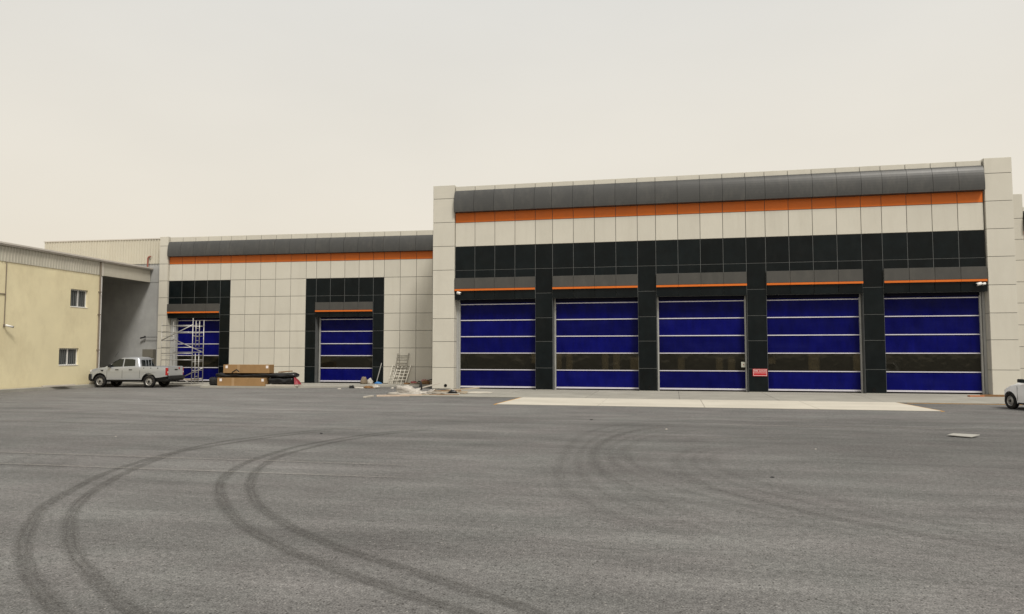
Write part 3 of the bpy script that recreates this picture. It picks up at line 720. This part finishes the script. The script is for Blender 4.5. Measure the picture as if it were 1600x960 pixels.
def wheel(par, x, y, r, wdt, s):
    """tyre with rim sub-part; s = +1 for the left side of the vehicle"""
    h = wdt / 2
    t = MB().lathe([(-h, r * .66), (-h * .98, r * .82), (-h * .8, r * .97), (-h * .5, r), (h * .5, r), (h * .8, r * .97), (h * .98, r * .82), (h, r * .66), (h * .6, r * .6), (-h * .6, r * .6), (-h, r * .66)], 28, 'y', (0, 0, 0)).build('wheel', rubber, par, True, (x, y, r))
    o = h * .8 * s
    rm = MB().lathe([(o, r * .655), (o * .8, r * .6), (o * .45, r * .50), (o * .75, r * .40), (o * .9, r * .22), (o * .9, 0)], 28, 'y')
    rim = rm.build('rim', rimm, t, True)
    MB().lathe([(o * .9, r * .2), (o * 1.12, r * .16), (o * 1.12, 0)], 14, 'y').build('hub', plastk, t, True)
    hl = MB()
    for k in range(8):
        a = k / 8 * 2 * PI; hl.tube((math.cos(a) * r * .47, o * .52, math.sin(a) * r * .47), (math.cos(a) * r * .47, o * .62, math.sin(a) * r * .47), r * .055, 8)
    hl.build('rim_holes', plastk, t)
    return t
def poly_side(pts, wb, wt, zb, zt, s, off=.008):
    vs = []
    for x, z in pts:
        h = wb + (wt - wb) * (z - zb) / (zt - zb); vs.append((x, s * (h + off), z))
    return MB().add(vs, [tuple(range(len(vs)))])

tk = empty('pickup_truck', LW(-30.68, -4.80), RZ + PI + .06, 'silver double-cab pickup truck parked by the grey cement wall', 'truck')
WB = 3.22; tk.scale = (.965, .93, 1)
tw = [0, WB]
hwt = interp([(-1.2, .865), (-1.0, .90), (0, .925), (WB, .925), (WB + .5, .905), (WB + .74, .82), (WB + .86, .66)])
lower_body(tk, 'body', silver, -1.18, WB + .86,
           interp([(-1.2, 1.235), (.55, 1.245), (.75, 1.27), (1.7, 1.225), (2.55, 1.20), (2.95, 1.19), (3.4, 1.155), (3.75, 1.085), (3.96, .98), (4.08, .82)]),
           interp([(-1.2, .68), (-.6, .60), (.5, .47), (2.75, .47), (3.6, .50), (4.1, .52)]), hwt, tw, .40, .47, [(.56, WB + .86)], (False, True))
zbT, ztT = 1.19, 1.82
greenhouse(tk, 'cab', silver, .60, .80, 3.02, 2.02, .855, .69, zbT, ztT - .06)
for s in (1, -1):
    for pts in ([(1.78, 1.25), (2.74, 1.22), (2.42, 1.46), (2.12, 1.65), (1.96, 1.695), (1.78, 1.705)], [(.96, 1.285), (1.70, 1.255), (1.70, 1.705), (1.2, 1.69), (1.02, 1.66)]):
        poly_side(pts, .855, .69, zbT, ztT - .06, s).build('side_window', glassd, tk)
MB().add([(2.94, -.72, 1.235), (2.94, .72, 1.235), (2.13, .60, 1.69), (2.13, -.60, 1.69)], [(0, 1, 2, 3)]).build('windscreen', glassd, tk, loc=(.015, 0, .01))
MB().add([(.625, -.66, 1.27), (.625, .66, 1.27), (.755, .56, 1.64), (.755, -.56, 1.64)], [(0, 1, 2, 3)]).build('rear_window', glassd, tk, loc=(-.03, 0, .0))
# load bed: inner walls, floor, top rails
bd = MB().box(-1.1, .56, -.74, .74, .76, .80)
for s in (1, -1): bd.box(-1.12, .56, s * .78 - .03, s * .78 + .03, .80, 1.215)
bd.box(.50, .56, -.76, .76, .80, 1.23)
bd.build('load_bed', silver, tk)
for s in (1, -1): MB().box(-1.15, .56, s * .83 - .06, s * .83 + .035, 1.228, 1.258).build('bed_rail', silver, tk, bevel=.01)
for s in (1, -1):
    for hx in (-.55, -.1, .35): MB().tube((hx, s * .868, 1.16), (hx, s * .91, 1.16), .03, 8).build('tie_hook', plastk, tk)
tg = MB().box(-1.235, -1.17, -.80, .80, .70, 1.245).build('tailgate', silver, tk, bevel=.02)
MB().box(-1.248, -1.236, -.16, .16, 1.03, 1.10).build('tailgate_handle', plastk, tg)
MB().lathe([(0, .0), (0, .07), (.012, .06), (.012, 0)], 18, 'y').build('emblem', lampred, tg, loc=(-1.245, -.35, 1.14)).rotation_euler = (0, 0, PI / 2)
rbm = MB().box(-1.36, -1.2, -.86, .86, .50, .70).box(-1.32, -1.05, -.80, .80, .42, .5).build('rear_bumper', plastk, tk, bevel=.03)
for s in (1, -1):
    tl = MB().box(-1.215, -1.06, s * .872 - .05, s * .872 + .045, .74, 1.18).build('tail_lamp', lampred, tk, bevel=.015)
    MB().box(-1.222, -1.10, s * .878 - .034, s * .878 + .036, .87, .97).build('reverse_lens', lampclr, tl)
    MB().box(3.72, 3.95, s * .74 - .10, s * .74 + .10, .90, 1.05).build('head_lamp', lampclr, tk, bevel=.04)
    mr_ = MB().box(2.50, 2.62, s * .99 - .10, s * .99 + .09, 1.20, 1.38).box(2.54, 2.60, s * .88 - .04, s * .88 + .05, 1.22, 1.26)
    mr_.build('wing_mirror', plastk, tk, bevel=.02)
    for hx in (1.10, 2.0): MB().box(hx, hx + .2, s * .918 - .012, s * .918 + .028, 1.04, 1.085).build('door_handle', plastk, tk)
    MB().add([(2.98, s * .926, 1.05), (3.20, s * .93, 1.06), (3.05, s * .93, .93)], [(0, 1, 2)]).build('side_vent', plastk, tk, loc=(0, s * .004, 0))
    for gx in (.60, 1.74, 2.74): MB().box(gx, gx + .016, s * .924 - .004, s * .924 + .004, .55, 1.02).build('door_seam', plastk, tk)
    MB().box(-.45, 3.3, s * .930 - .01, s * .930 + .004, .93, .945).build('crease_line', silver, tk)
    MB().box(.55, 2.75, s * .80 - .05, s * .80 + .06, .40, .475).build('side_sill', plastk, tk)
fb_ = MB().grid([[(3.76 + .42 * math.cos(a * PI / 2) ** .6 * k_, .935 * math.sin(a * PI / 2) , z) for a in [i / 12 * 2 - 1 for i in range(13)]] for z, k_ in ((.42, .92), (.52, 1.), (.68, 1.), (.80, .93))])
fb_.build('front_bumper', plastk, tk, True)
MB().box(-1.1, 4.0, -.72, .72, .38, .78).box(.62, 2.7, -.8, .8, .45, .9).build('underbody', plastk, tk)
MB().box(-1.25, -1.05, -.05, .05, .36, .42).box(-1.0, 3.9, -.45, -.38, .33, .40).box(-1.0, 3.9, .38, .45, .33, .40).build('chassis_rail', plastk, tk)
for wx in tw:
    for s in (1, -1): wheel(tk, wx, s * .80, .37, .25, s)
for i, yy in enumerate((-.30, 0, .30)):
    MB().tube((.565, yy, 1.23), (.62, yy, 1.70), .012, 6).build('window_guard_bar', silver, tk)
MB().tube((.62, -.60, 1.70), (.62, .60, 1.70), .02, 8).build('window_guard_bar', silver, tk)
MB().tube((2.45, .62, 1.82), (2.2, .64, 2.15), .006, 5).build('aerial', plastk, tk)

ang = math.radians(105)
ofs = Matrix.Rotation(ang, 3, 'Z') @ Vector((2.42, .72, 0))
cr_ = empty('hatchback_car', (12.30 - ofs.x, 30.75 - ofs.y, 0), ang, 'white hatchback car cut off by the right edge', 'car')
hwc = interp([(-.62, .62), (-.4, .78), (0, .835), (2.42, .835), (2.7, .80), (2.92, .68), (3.08, .42)])
lower_body(cr_, 'body', carwhite, -.62, 3.09,
           interp([(-.62, .86), (-.5, .98), (.3, 1.00), (1.3, .98), (1.95, .965), (2.3, .89), (2.55, .80), (2.78, .69), (2.96, .56), (3.09, .42)]),
           interp([(-.62, .36), (0, .24), (2.4, .22), (3.16, .26)]), hwc, [0, 2.42], .30, .355, [(-.62, 3.09)])
greenhouse(cr_, 'cabin', carwhite, -.52, -.12, 2.25, 1.18, .775, .60, .93, 1.40)
for s in (1, -1):
    for pts in ([(1.02, 1.00), (1.98, .985), (1.30, 1.33), (1.02, 1.36)], [(.02, 1.02), (.95, 1.0), (.95, 1.36), (.18, 1.34)]):
        poly_side(pts, .775, .60, .93, 1.40, s).build('side_window', glassd, cr_)
    mm_ = MB().box(1.66, 1.80, s * .90 - .09, s * .90 + .09, 1.0, 1.13).build('wing_mirror', plastk, cr_, bevel=.03)
    MB().box(1.63, 1.658, s * .90 - .08, s * .90 + .08, 1.01, 1.12).build('mirror_glass', glassd, mm_)
    MB().box(2.62, 2.84, s * .66 - .08, s * .66 + .06, .60, .72).build('head_lamp', lampclr, cr_, bevel=.04)
    MB().box(-.60, -.48, s * .68 - .06, s * .68 + .09, .72, .96).build('tail_lamp', lampred, cr_, bevel=.03)
    for hx in (.2, 1.12): MB().box(hx, hx + .16, s * .83 - .01, s * .83 + .025, .80, .835).build('door_handle', carwhite, cr_)
    sm = MB()
    for gx in (.98, 2.0): sm.box(gx, gx + .01, s * .836 - .004, s * .836 + .003, .32, .86)
    sm.build('door_seam', plastk, cr_)
    MB().box(.42, 2.0, s * .80 - .03, s * .80 + .03, .20, .26).build('side_sill', plastk, cr_)
MB().add([(2.18, -.66, .975), (2.18, .66, .975), (1.30, .52, 1.36), (1.30, -.52, 1.36)], [(0, 1, 2, 3)]).build('windscreen', glassd, cr_, loc=(.012, 0, .012))
MB().add([(-.46, -.62, 1.0), (-.46, .62, 1.0), (-.16, .52, 1.36), (-.16, -.52, 1.36)], [(0, 1, 2, 3)]).build('rear_window', glassd, cr_, loc=(-.014, 0, .0))
MB().box(-.45, 2.78, -.60, .60, .20, .58).build('underbody', plastk, cr_)
for wx in (0, 2.42):
    for s in (1, -1): wheel(cr_, wx, s * .73, .30, .19, s)

# ------------------------------------------------------------ scaffold tower
sc_ = empty('scaffold_tower', LW(0, 0, .1), RZ, 'aluminium scaffold tower standing in front of the left blue door', 'scaffold')
UA, UB, VN, VF, HT = -31.72, -29.58, -3.0, -1.82, 4.08
for u in (UA, UB):
    top_ = HT - .08 if u == UA else HT
    rr_ = .015 if u == UA else .026
    fr = tubes([((u, VN, .12), (u, VN, top_ + (.0 if u == UA else .06))), ((u, VF, .12), (u, VF, top_ - .02))], rr_)
    for z in ((.35, 1.80, 3.02) if u == UA else (.35, .85, 1.40, 1.80, 2.25, 3.02, 3.68)): fr.tube((u, VN, z), (u, VF, z), rr_ * .8)
    f = fr.build('end_frame', alu, sc_, True)
    m1, m2 = VN + .28, VN + .66
    if u == UB:
        for (za, zb_) in ((.1, 1.92), (2.35, 4.0)):
            ld = tubes([((u + .03, m1, za), (u + .03, m1, zb_)), ((u + .03, m2, za), (u + .03, m2, zb_))], .027)
            z = za + .12
            while z < zb_: ld.tube((u + .03, m1, z), (u + .03, m2, z), .016); z += .26
            ld.build('ladder', alu, sc_, True)
for v in (VN, VF):
    for z in ((3.68, 3.26, 2.3, 1.93, 1.52) if v == VN else (3.66, 3.24, 2.0, 1.5, .3)):
        tubes([((UA, v, z), (UB, v, z))], .022).build('ledger', alu, sc_, True)
for p, q in (((UA, VN, 2.75), (UB, VN, 3.72)), ((UA, VF, 2.85), (UB, VF, 1.98)), ((UB - 1.3, VF, .45), (UB, VF, 1.0)), ((UB - 1.3, VN, .62), (UB - .2, VN, .12)), ((UA, VN, 2.75), (UA, VF, 2.75))):
    tubes([(p, q)], .032).build('brace', alu, sc_, True)
for u in (UA, UB):
    for v in (VN, VF):
        MB().tube((u, v, 0), (u, v, .14), .016, 8).box(u - .07, u + .07, v - .07, v + .07, -.0, .014).build('base_jack', alu, sc_)
MB().box(UA + .05, UB - .05, VN + .1, VF - .1, .24, .30).build('bottom_plank', wood, sc_)

# ------------------------------------------------------------ boxes and wrapped bundles
def carton(u, v, z, l, d, h, label, rz=0., st=((.1, .3), (.82, .94))):
    c = empty('cardboard_box', LW(u, v, z), RZ + rz, label, 'box', 'long cartons by the wing')
    MB().box(0, l, 0, d, 0, h).build('carton', card, c, bevel=.012)
    MB().box(l * .305, l * .36, -.004, -.001, .01, h - .01).build('tape_strip', tape, c)
    MB().box(.01, l - .01, d * .44, d * .54, h + .001, h + .004).build('tape_strip', tape, c)
    for a in (.05, .93): MB().box(l * a, l * a + .15, -.006, -.002, h * .58, h * .90).build('paper_label', signwhite, c)
    return c
def wrap(name, u0, u1, v0, v1, z0, z1, label, seed, m=plastic_b, cat='bundle'):
    rnd = Vector((seed * 7.3, seed * 3.1, 0)); n = 28; k = 12; rows = []
    for i in range(n + 1):
        t = i / n; u = u0 + (u1 - u0) * t; e = min(1, t / .04, (1 - t) / .04) ** .5; row = []
        for j in range(k):
            a = 2 * PI * j / k; ca, sa = math.cos(a), math.sin(a)
            q = (abs(ca) ** 5 + abs(sa) ** 5) ** (-.2)
            nz_ = 1 + .42 * noise.noise(Vector((u * 2.4, ca * 1.6, sa * 1.6)) + rnd)
            row.append((u, (v0 + v1) / 2 + ca * q * (v1 - v0) / 2 * nz_ * (.6 + .4 * e), z0 + (z1 - z0) * (.5 + .5 * sa * q * (.6 + .4 * e) * (nz_ if sa > 0 else 1))))
        row.append(row[0]); rows.append(row)
    b = MB().grid(rows); b.add(rows[0][:-1], [tuple(range(k))]); b.add(rows[-1][:-1], [tuple(range(k))])
    o = b.build(name, m, None, True); o.location = LO; o.rotation_euler = (0, 0, RZ)
    return tag(o, label, cat)
carton(-26.85, -4.62, .10, 3.05, .62, .48, 'long brown cardboard box lying lowest, directly on the pavement')
carton(-26.55, -4.50, .86, 2.95, .60, .50, 'long brown cardboard box resting on top of the black wrapped bundles')
wrap('wrapped_bundle', -27.15, -21.98, -4.45, -3.75, .59, .87, 'long bundle in black plastic pressed between the two cardboard boxes', 1)
wrap('wrapped_bundle', -23.7, -22.1, -4.5, -3.8, .22, .59, 'short black plastic bundle right of the lower cardboard box', 2)
wrap('wrapped_bundle', -27.6, -26.95, -4.3, -3.8, .10, .60, 'black wrapped lump at the left end of the lower cardboard box', 3)
def board(name, pa, pb, wd, th, m, label, cat, local=False, group=None):
    a = Vector(LW(*pa) if local else pa); b_ = Vector(LW(*pb) if local else pb); d = b_ - a; ln = d.length
    o = MB().box(0, ln, -wd / 2, wd / 2, 0, th).build(name, m, None, bevel=.006)
    o.location = a; o.rotation_euler = d.to_track_quat('X', 'Z').to_euler()
    return tag(o, label, cat, group)
board('timber_bearer', (-23.75, -4.55, .10), (-21.75, -4.5, .10), .14, .10, palew, 'pale timber bearer on the pavement beneath the short black bundle', 'timber', True)
board('timber_bearer', (-23.7, -3.95, .10), (-21.8, -3.9, .10), .14, .10, palew, 'pale timber bearer hidden at the back beneath the short black bundle', 'timber', True)
b = MB().add([(-22.05, -4.45, .62), (-21.9, -4.4, .44), (-21.72, -4.5, .22), (-21.95, -4.6, .2), (-22.02, -4.25, .60), (-21.82, -4.2, .42), (-21.66, -4.25, .2), (-21.85, -4.2, .2)],
             [(0, 1, 3), (1, 2, 3), (4, 7, 5), (5, 7, 6), (0, 4, 5, 1), (1, 5, 6, 2), (2, 6, 7, 3), (3, 7, 4, 0)])
o = b.build('red_netting', redm); o.location = LO; o.rotation_euler = (0, 0, RZ); tag(o, 'red plastic scrap hanging at the right end of the black bundles', 'plastic scrap')
tubes([((0, 0, 0), (.34, -.1, .17)), ((.34, -.1, .17), (.5, -.1, .05))], .035).build('bent_pipe', plastic_b, None, loc=LW(-25.9, -4.62, .9)).rotation_euler = (0, 0, RZ)
tag(bpy.data.objects['bent_pipe'], 'short black bent pipe lying across the front of the upper cardboard box', 'pipe')
board('dark_offcut', (-23.2, -4.1, .885), (-22.35, -4.05, .95), .09, .06, woodd, 'dark offcut lying on the right end of the black bundles', 'offcut', True)

# ------------------------------------------------------------ ladders and scaffold frames leaning on the wing wall
def lean_frame(name, u, wdt, hgt, foot, rungs, label, cat, r=.03, mids=(), lean_u=.0, m=alu, top=-.06):
    e = empty(name, LW(u, foot, .10), RZ, label, cat)
    ang_ = math.atan2(abs(foot) + top, hgt); dv = (abs(foot) + top)
    def P(x, t): return (x + lean_u * t, dv * t, hgt * t)
    for x in (0, wdt) : tubes([(P(x, 0), P(x, 1))], r).build('stile', m, e, True)
    for x in mids: tubes([(P(x, 0), P(x, 1))], r * .8).build('stile', m, e, True)
    for t in rungs: tubes([(P(0, t), P(wdt, t))], r * .75).build('rung', m, e, True)
    return e
lad = mat('grey_ladder', (.22, .205, .17), .6, .3, var=.15)
fram = mat('pale_frame_metal', (.58, .55, .48), .5, .3, metal=0., var=.15)
lean_frame('ladder', -17.32, .72, 1.93, -.42, [.10, .24, .38, .52, .66, .78, .92], 'tall narrow grey ladder leaning on the beige wing wall', 'ladder', .035, lean_u=.17, m=lad)
lean_frame('scaffold_frame', -17.60, .66, 1.16, -.62, [.04, .18, .32, .46, .60, .74, .86, .97], 'pale scaffold frame leaning leftmost in front of the ladder', 'scaffold frame', .03, (.22, .44), .10, fram)
lean_frame('scaffold_frame', -17.28, .84, 1.20, -.78, [.05, .22, .38, .55, .70, .84, .97], 'pale scaffold frame leaning rightmost in front of the ladder', 'scaffold frame', .035, (.28, .56), .16, fram)
po = tubes([((0, 0, 0), (.25, .28, 1.30))], .028).build('pole', alu); po.location = LW(-18.48, -.34, .11); po.rotation_euler = (0, 0, RZ)
tag(po, 'pale metal pole leaning on the black column right of the small door', 'pole')
def lump(name, loc, sx, sy, sz, m, label, cat, seed, pw=1., rough=.35, rz=0.):
    """crumpled bag or heap: dome with folded surface"""
    rnd = Vector((seed * 5.7, seed * 2.3, seed)); rows = []
    for i in range(9):
        ph = i / 8 * PI / 2; row = []
        for j in range(18):
            a = 2 * PI * j / 18; d = Vector((math.cos(a) * math.cos(ph), math.sin(a) * math.cos(ph), math.sin(ph)))
            k = 1 + rough * (noise.noise(d * 1.9 + rnd) + .6 * noise.noise(d * 4.5 + rnd) + .3 * noise.noise(d * 9 + rnd))
            c_ = math.cos(ph) ** pw
            row.append((math.cos(a) * c_ * sx * k, math.sin(a) * c_ * sy * k, math.sin(ph) * sz * k))
        row.append(row[0]); rows.append(row)
    b = MB().grid(rows); b.add(rows[0][:-1], [tuple(range(18))])
    o = b.build(name, m, None, True); o.location = loc; o.rotation_euler = (0, 0, rz); return tag(o, label, cat)
lump('sack', LW(-19.15, -.72, .1), .22, .22, .44, sackm, 'round brown sack at the right foot of the small blue door', 'sack', 1, .5, .15)
lump('plastic_bag', LW(-18.78, -.65, .1), .20, .18, .32, clothw, 'small white plastic bag beside the brown sack', 'bag', 2, .8, .4)
lump('tarp_scrap', LW(-18.30, -.45, .1), .24, .14, .12, blues, 'small blue tarp scrap below the leaning pole', 'tarp', 3, .8, .4)
lump('sack', LW(-34.72, -5.05, .17), .24, .30, .34, clothw, 'white sack on the pavement in front of the pickup', 'sack', 4, .5, .15)
board('timber_beam', (-34.55, -9.2, .17), (-34.12, -7.35, .17), .16, .09, palew, 'long pale plank lying on the pavement below the yellow wall', 'plank', True)

# ------------------------------------------------------------ rubbish by the corner of the large garage
board('timber_board', (-13.75, 32.75, .0), (-11.85, 33.75, .0), .22, .075, mat('pinkish_timber', (.47, .38, .30), .8, .15, var=.12, scale=4.), 'long pinkish board lying nearest on the asphalt before the white sheet', 'board')
board('timber_offcut', (-13.92, 31.75, .0), (-13.88, 32.6, .0), .14, .07, palew, 'short pale offcut at the left end of the long board', 'offcut')
lump('plastic_sheet', (-12.95, 34.75, 0), .72, .42, .36, clothw, 'crumpled white plastic sheet heaped behind the long board', 'sheet', 6, .9, .75)
lump('plastic_sheet', (-12.30, 34.6, 0), .6, .32, .22, clothw, 'low white plastic sheet beside the black bottle', 'sheet', 7, .9, .7)
bt = MB().lathe([(0, 0), (0, .075), (.2, .08), (.27, .06), (.32, .04), (.36, .04), (.36, 0)], 14, 'z').build('bottle', plastic_b, None, True, (-12.28, 34.85, .24)); tag(bt, 'black bottle standing among the white plastic sheets', 'bottle')
PLK = [((-12.35, 35.35, .05), (-10.75, 35.9, .05), .12, palew, 'pale plank running behind the bottle towards the pier', 'plank'),
       ((-11.75, 34.5, .0), (-10.3, 35.05, .0), .10, palew, 'pale plank nearest the ramp among the scrap timber', 'plank'),
       ((-12.1, 36.0, .05), (-10.3, 36.4, .05), .09, wood, 'grey plank across the foot of the left pier', 'plank'),
       ((-11.9, 35.0, .08), (-10.6, 35.7, .10), .08, wood, 'grey batten crossing over the pale planks', 'batten'),
       ((-11.4, 36.1, .12), (-9.9, 37.2, .22), .08, wood, 'grey batten tilted up towards the first large door', 'batten'),
       ((-12.6, 36.3, .0), (-11.7, 36.1, .0), .10, woodd, 'brown batten left of the pier foot', 'batten'),
       ((-11.7, 34.2, .0), (-11.1, 34.3, .0), .09, woodd, 'short brown offcut at the right end of the long board', 'offcut'),
       ((-12.9, 36.1, .18), (-12.2, 37.6, .42), .06, palew, 'thin white batten sticking up behind the black bottle', 'batten')]
PLK += [((-12.9, 33.9, .0), (-11.6, 34.15, .0), .14, wood, 'grey plank just behind the long pinkish board', 'plank'),
        ((-11.2, 34.1, .0), (-10.2, 34.5, .0), .12, woodd, 'dark brown plank at the front right of the scrap timber', 'plank'),
        ((-12.0, 34.9, .10), (-10.9, 34.6, .08), .09, palew, 'pale batten crossing the front of the scrap timber', 'batten'),
        ((-11.5, 36.9, .0), (-10.4, 36.7, .0), .14, palew, 'pale board lying at the foot of the left pier', 'board'),
        ((-11.6, 35.3, .14), (-10.5, 35.9, .12), .07, woodd, 'thin brown batten lying on top of the scrap timber', 'batten'),
        ((-13.4, 35.3, .0), (-12.4, 35.6, .0), .10, palew, 'pale plank behind the crumpled white sheet', 'plank')]
for a, c, wd, m_, lb, ct in PLK: board('scrap_plank', a, c, wd, .06, m_, lb, ct)
for i, (lx, ly, m_, lb) in enumerate([(-11.55, 35.0, sackm, 'brown rag among the planks right of the bottle'), (-10.75, 35.2, plastic_b, 'black plastic scrap among the planks near the cable coil'), (-11.1, 36.3, clothw, 'white plastic scrap among the planks at the pier foot'), (-12.0, 35.9, clothw, 'white rag behind the bottle among the planks')]):
    lump('rag', (lx, ly, .02), .24, .16, .16, m_, lb, 'rag', 80 + i, .8, .6)
cb_ = MB()
pr_ = [Vector((-10.35 + .12 * math.cos(t) + .03 * t, 35.3 + .16 * math.sin(t), .04 + .05 * abs(math.sin(t * 1.7)))) for t in [k * .42 for k in range(24)]]
for p, q in zip(pr_[:-1], pr_[1:]): cb_.tube(p, q, .018, 6)
tag(cb_.build('cable_coil', wood, None, True), 'small tangled coil of cable at the right end of the scrap timber', 'cable')
sn = lump('sand_spill', (-9.9, 36.6, .03), .75, .9, .03, pale, 'thin pale sand spill on the apron by the first large door', 'sand', 8, .8, .3)
rub = [(-15.9, -.55, .16, redm, 'red plastic scrap in the rubbish pile at the wing corner'), (-15.5, -.50, .18, plastic_b, 'black plastic scrap in the rubbish pile at the wing corner'), (-15.15, -.62, .20, woodd, 'brown lump in the rubbish pile at the wing corner'),
       (-14.75, -.5, .26, sackm, 'rumpled grey-brown sack nearest the tall pier in the rubbish pile'), (-16.35, -.7, .10, woodd, 'small brown lump at the left end of the rubbish pile'), (-15.3, -.35, .25, mat('pink_cloth', (.40, .20, .19), .9, .1), 'pinkish rag on top of the rubbish pile')]
for i, (u, v, sz, m_, lb) in enumerate(rub): lump('rubbish_lump', LW(u, v, .1), .26, .2, sz, m_, lb, 'rubbish', 20 + i, .7, .5)
board('scrap_batten', (-16.2, -.75, .12), (-15.0, -.6, .2), .07, .05, wood, 'thin batten lying on the rubbish pile at the wing corner', 'batten', True)
board('scrap_batten', (-15.3, -.55, .2), (-14.45, -.45, .52), .07, .05, plastic_b, 'dark batten tilted up against the tall pier in the rubbish pile', 'batten', True)
lit = [((-18.35, 40.0, 0), .16, .10, .15, plastic_b, 'small dark crumpled litter left of the white rag before the small door'), ((-17.9, 40.1, 0), .42, .10, .07, clothw, 'long white rag on the asphalt before the small door'),
       ((-17.35, 40.1, 0), .34, .12, .13, woodd, 'dark flattened lump on the asphalt before the small door'), ((-16.95, 40.25, 0), .22, .15, .16, clothw, 'crumpled bluish white plastic right of the dark lump'),
       ((-15.9, 40.2, 0), .10, .07, .06, clothw, 'tiny white paper scrap on the asphalt toward the tall pier'), ((-18.6, 38.9, 0), .12, .07, .05, clothw, 'tiny white paper scrap nearest the camera before the small door')]
for i, (l_, sx, sy, sz, m_, lb) in enumerate(lit): lump('litter', l_, sx, sy, sz, m_, lb, 'litter', 40 + i, .8, .5)
pl_ = MB().add([(6.66, 20.36, .03), (7.10, 20.06, .02), (7.42, 20.42, .045), (6.92, 20.72, .035), (6.66, 20.36, .045), (7.10, 20.06, .035), (7.42, 20.42, .06), (6.92, 20.72, .05)],
               [(0, 3, 2, 1), (4, 5, 6, 7), (0, 1, 5, 4), (1, 2, 6, 5), (2, 3, 7, 6), (3, 0, 4, 7)]).build('board_scrap', mat('grey_board', (.34, .33, .30), .7, .2, var=.12, scale=5.))
tag(pl_, 'flat white board scrap lying alone on the asphalt at the right', 'board')
board('timber_skid', (14.05, 38.35, .03), (15.6, 38.5, .03), .22, .09, woodd, 'brown timber skid on the apron at the foot of the right pier', 'timber')
board('timber_skid', (13.45, 38.15, .03), (14.1, 38.25, .03), .22, .06, mat('orange_timber', (.42, .17, .08), .8, .15, var=.15), 'short orange-brown timber at the left end of the skid', 'timber')
for i, (px, py, rr, m_) in enumerate([(-8.9, 17.6, .045, plastk), (-13.6, 15.9, .025, clothw), (-.2, 20.6, .035, palew), (1.6, 13.1, .035, plastk), (-2.5, 22.9, .05, plastk), (3.0, 17.1, .022, clothw), (5.1, 10.6, .03, plastk)]):
    lump('loose_stone', (px, py, 0), rr * .9, rr * .6, rr * .5, m_, ['dark stone beside the left tyre marks', 'white pebble left of the tyre marks', 'pale stone in front of the ramp centre', 'dark stone between the faint tyre marks', 'small dark stone left of the pale stone', 'white pebble between the faint marks and white board', 'small dark stone at the right on the asphalt'][i], 'stone', 60 + i, .8, .4)

# ------------------------------------------------------------ fittings on the large garage
sg = empty('wall_sign', (4.40, 40.02, 1.05), 0, 'small red and white sign on the black column between the third and fourth doors', 'sign')
MB().box(-.36, .36, -.012, 0, -.19, .19).build('plate', signred, sg)
fr = MB().box(-.33, .33, -.016, -.013, .156, .168).box(-.33, -.318, -.016, -.013, -.168, .156).box(.318, .33, -.016, -.013, -.168, .156).box(-.318, .318, -.016, -.013, -.028, -.014).box(-.318, .318, -.016, -.013, -.168, -.152)
fr.build('white_frame', signwhite, sg)
def text(parent, body, size, loc, m):
    cu = bpy.data.curves.new('txt', 'FONT'); cu.body = body; cu.size = size; cu.align_x = 'CENTER'; cu.align_y = 'CENTER'; cu.extrude = .001
    to = bpy.data.objects.new('txt', cu); C.objects.link(to)
    me = bpy.data.meshes.new_from_object(to.evaluated_get(bpy.context.evaluated_depsgraph_get()))
    bpy.data.objects.remove(to); me.materials.clear(); me.materials.append(m)
    o = link('lettering', me, parent, loc); o.rotation_euler = (PI / 2, 0, 0); return o
text(sg, 'FIRE DOOR', .115, (0, -.017, .075), signwhite)
bx = empty('control_box', (3.62, 40.36, 1.45), 0, 'small pale control box on the right jamb of the third large door', 'control box')
MB().box(-.12, .10, -.05, .06, -.14, .14).build('housing', mat('pale_box', (.42, .42, .36), .5, .4), bx, bevel=.008)
MB().box(-.02, .02, -.057, -.051, -.03, .03).build('button', redm, bx)
def flood(x, v, z, label, k=1):
    f = empty('wall_camera', (x, 39.92 + v, z), 0, label, 'camera')
    MB().box(-.04, .04, -.02, .0, -.05, .05).box(-.015, .015, -.10, -.02, -.015, .015).build('bracket', white, f)
    MB().tube((-.12 * k, -.16, -.02), (.10 * k, -.09, .03), .075, 12, .085).build('housing', white, f, True)
    MB().tube((-.125 * k, -.162, -.022), (-.145 * k, -.168, -.027), .06, 12).build('lens', plastk, f)
    return f
flood(-11.82, .055, 5.44, 'white camera under the canopy of the first large door', -1)
flood(14.70, .055, 5.43, 'larger white camera under the canopy of the last large door', 1)
flood(14.92, .055, 5.44, 'smaller white camera beside the tall right pier', 1).scale = (.75, .75, .75)
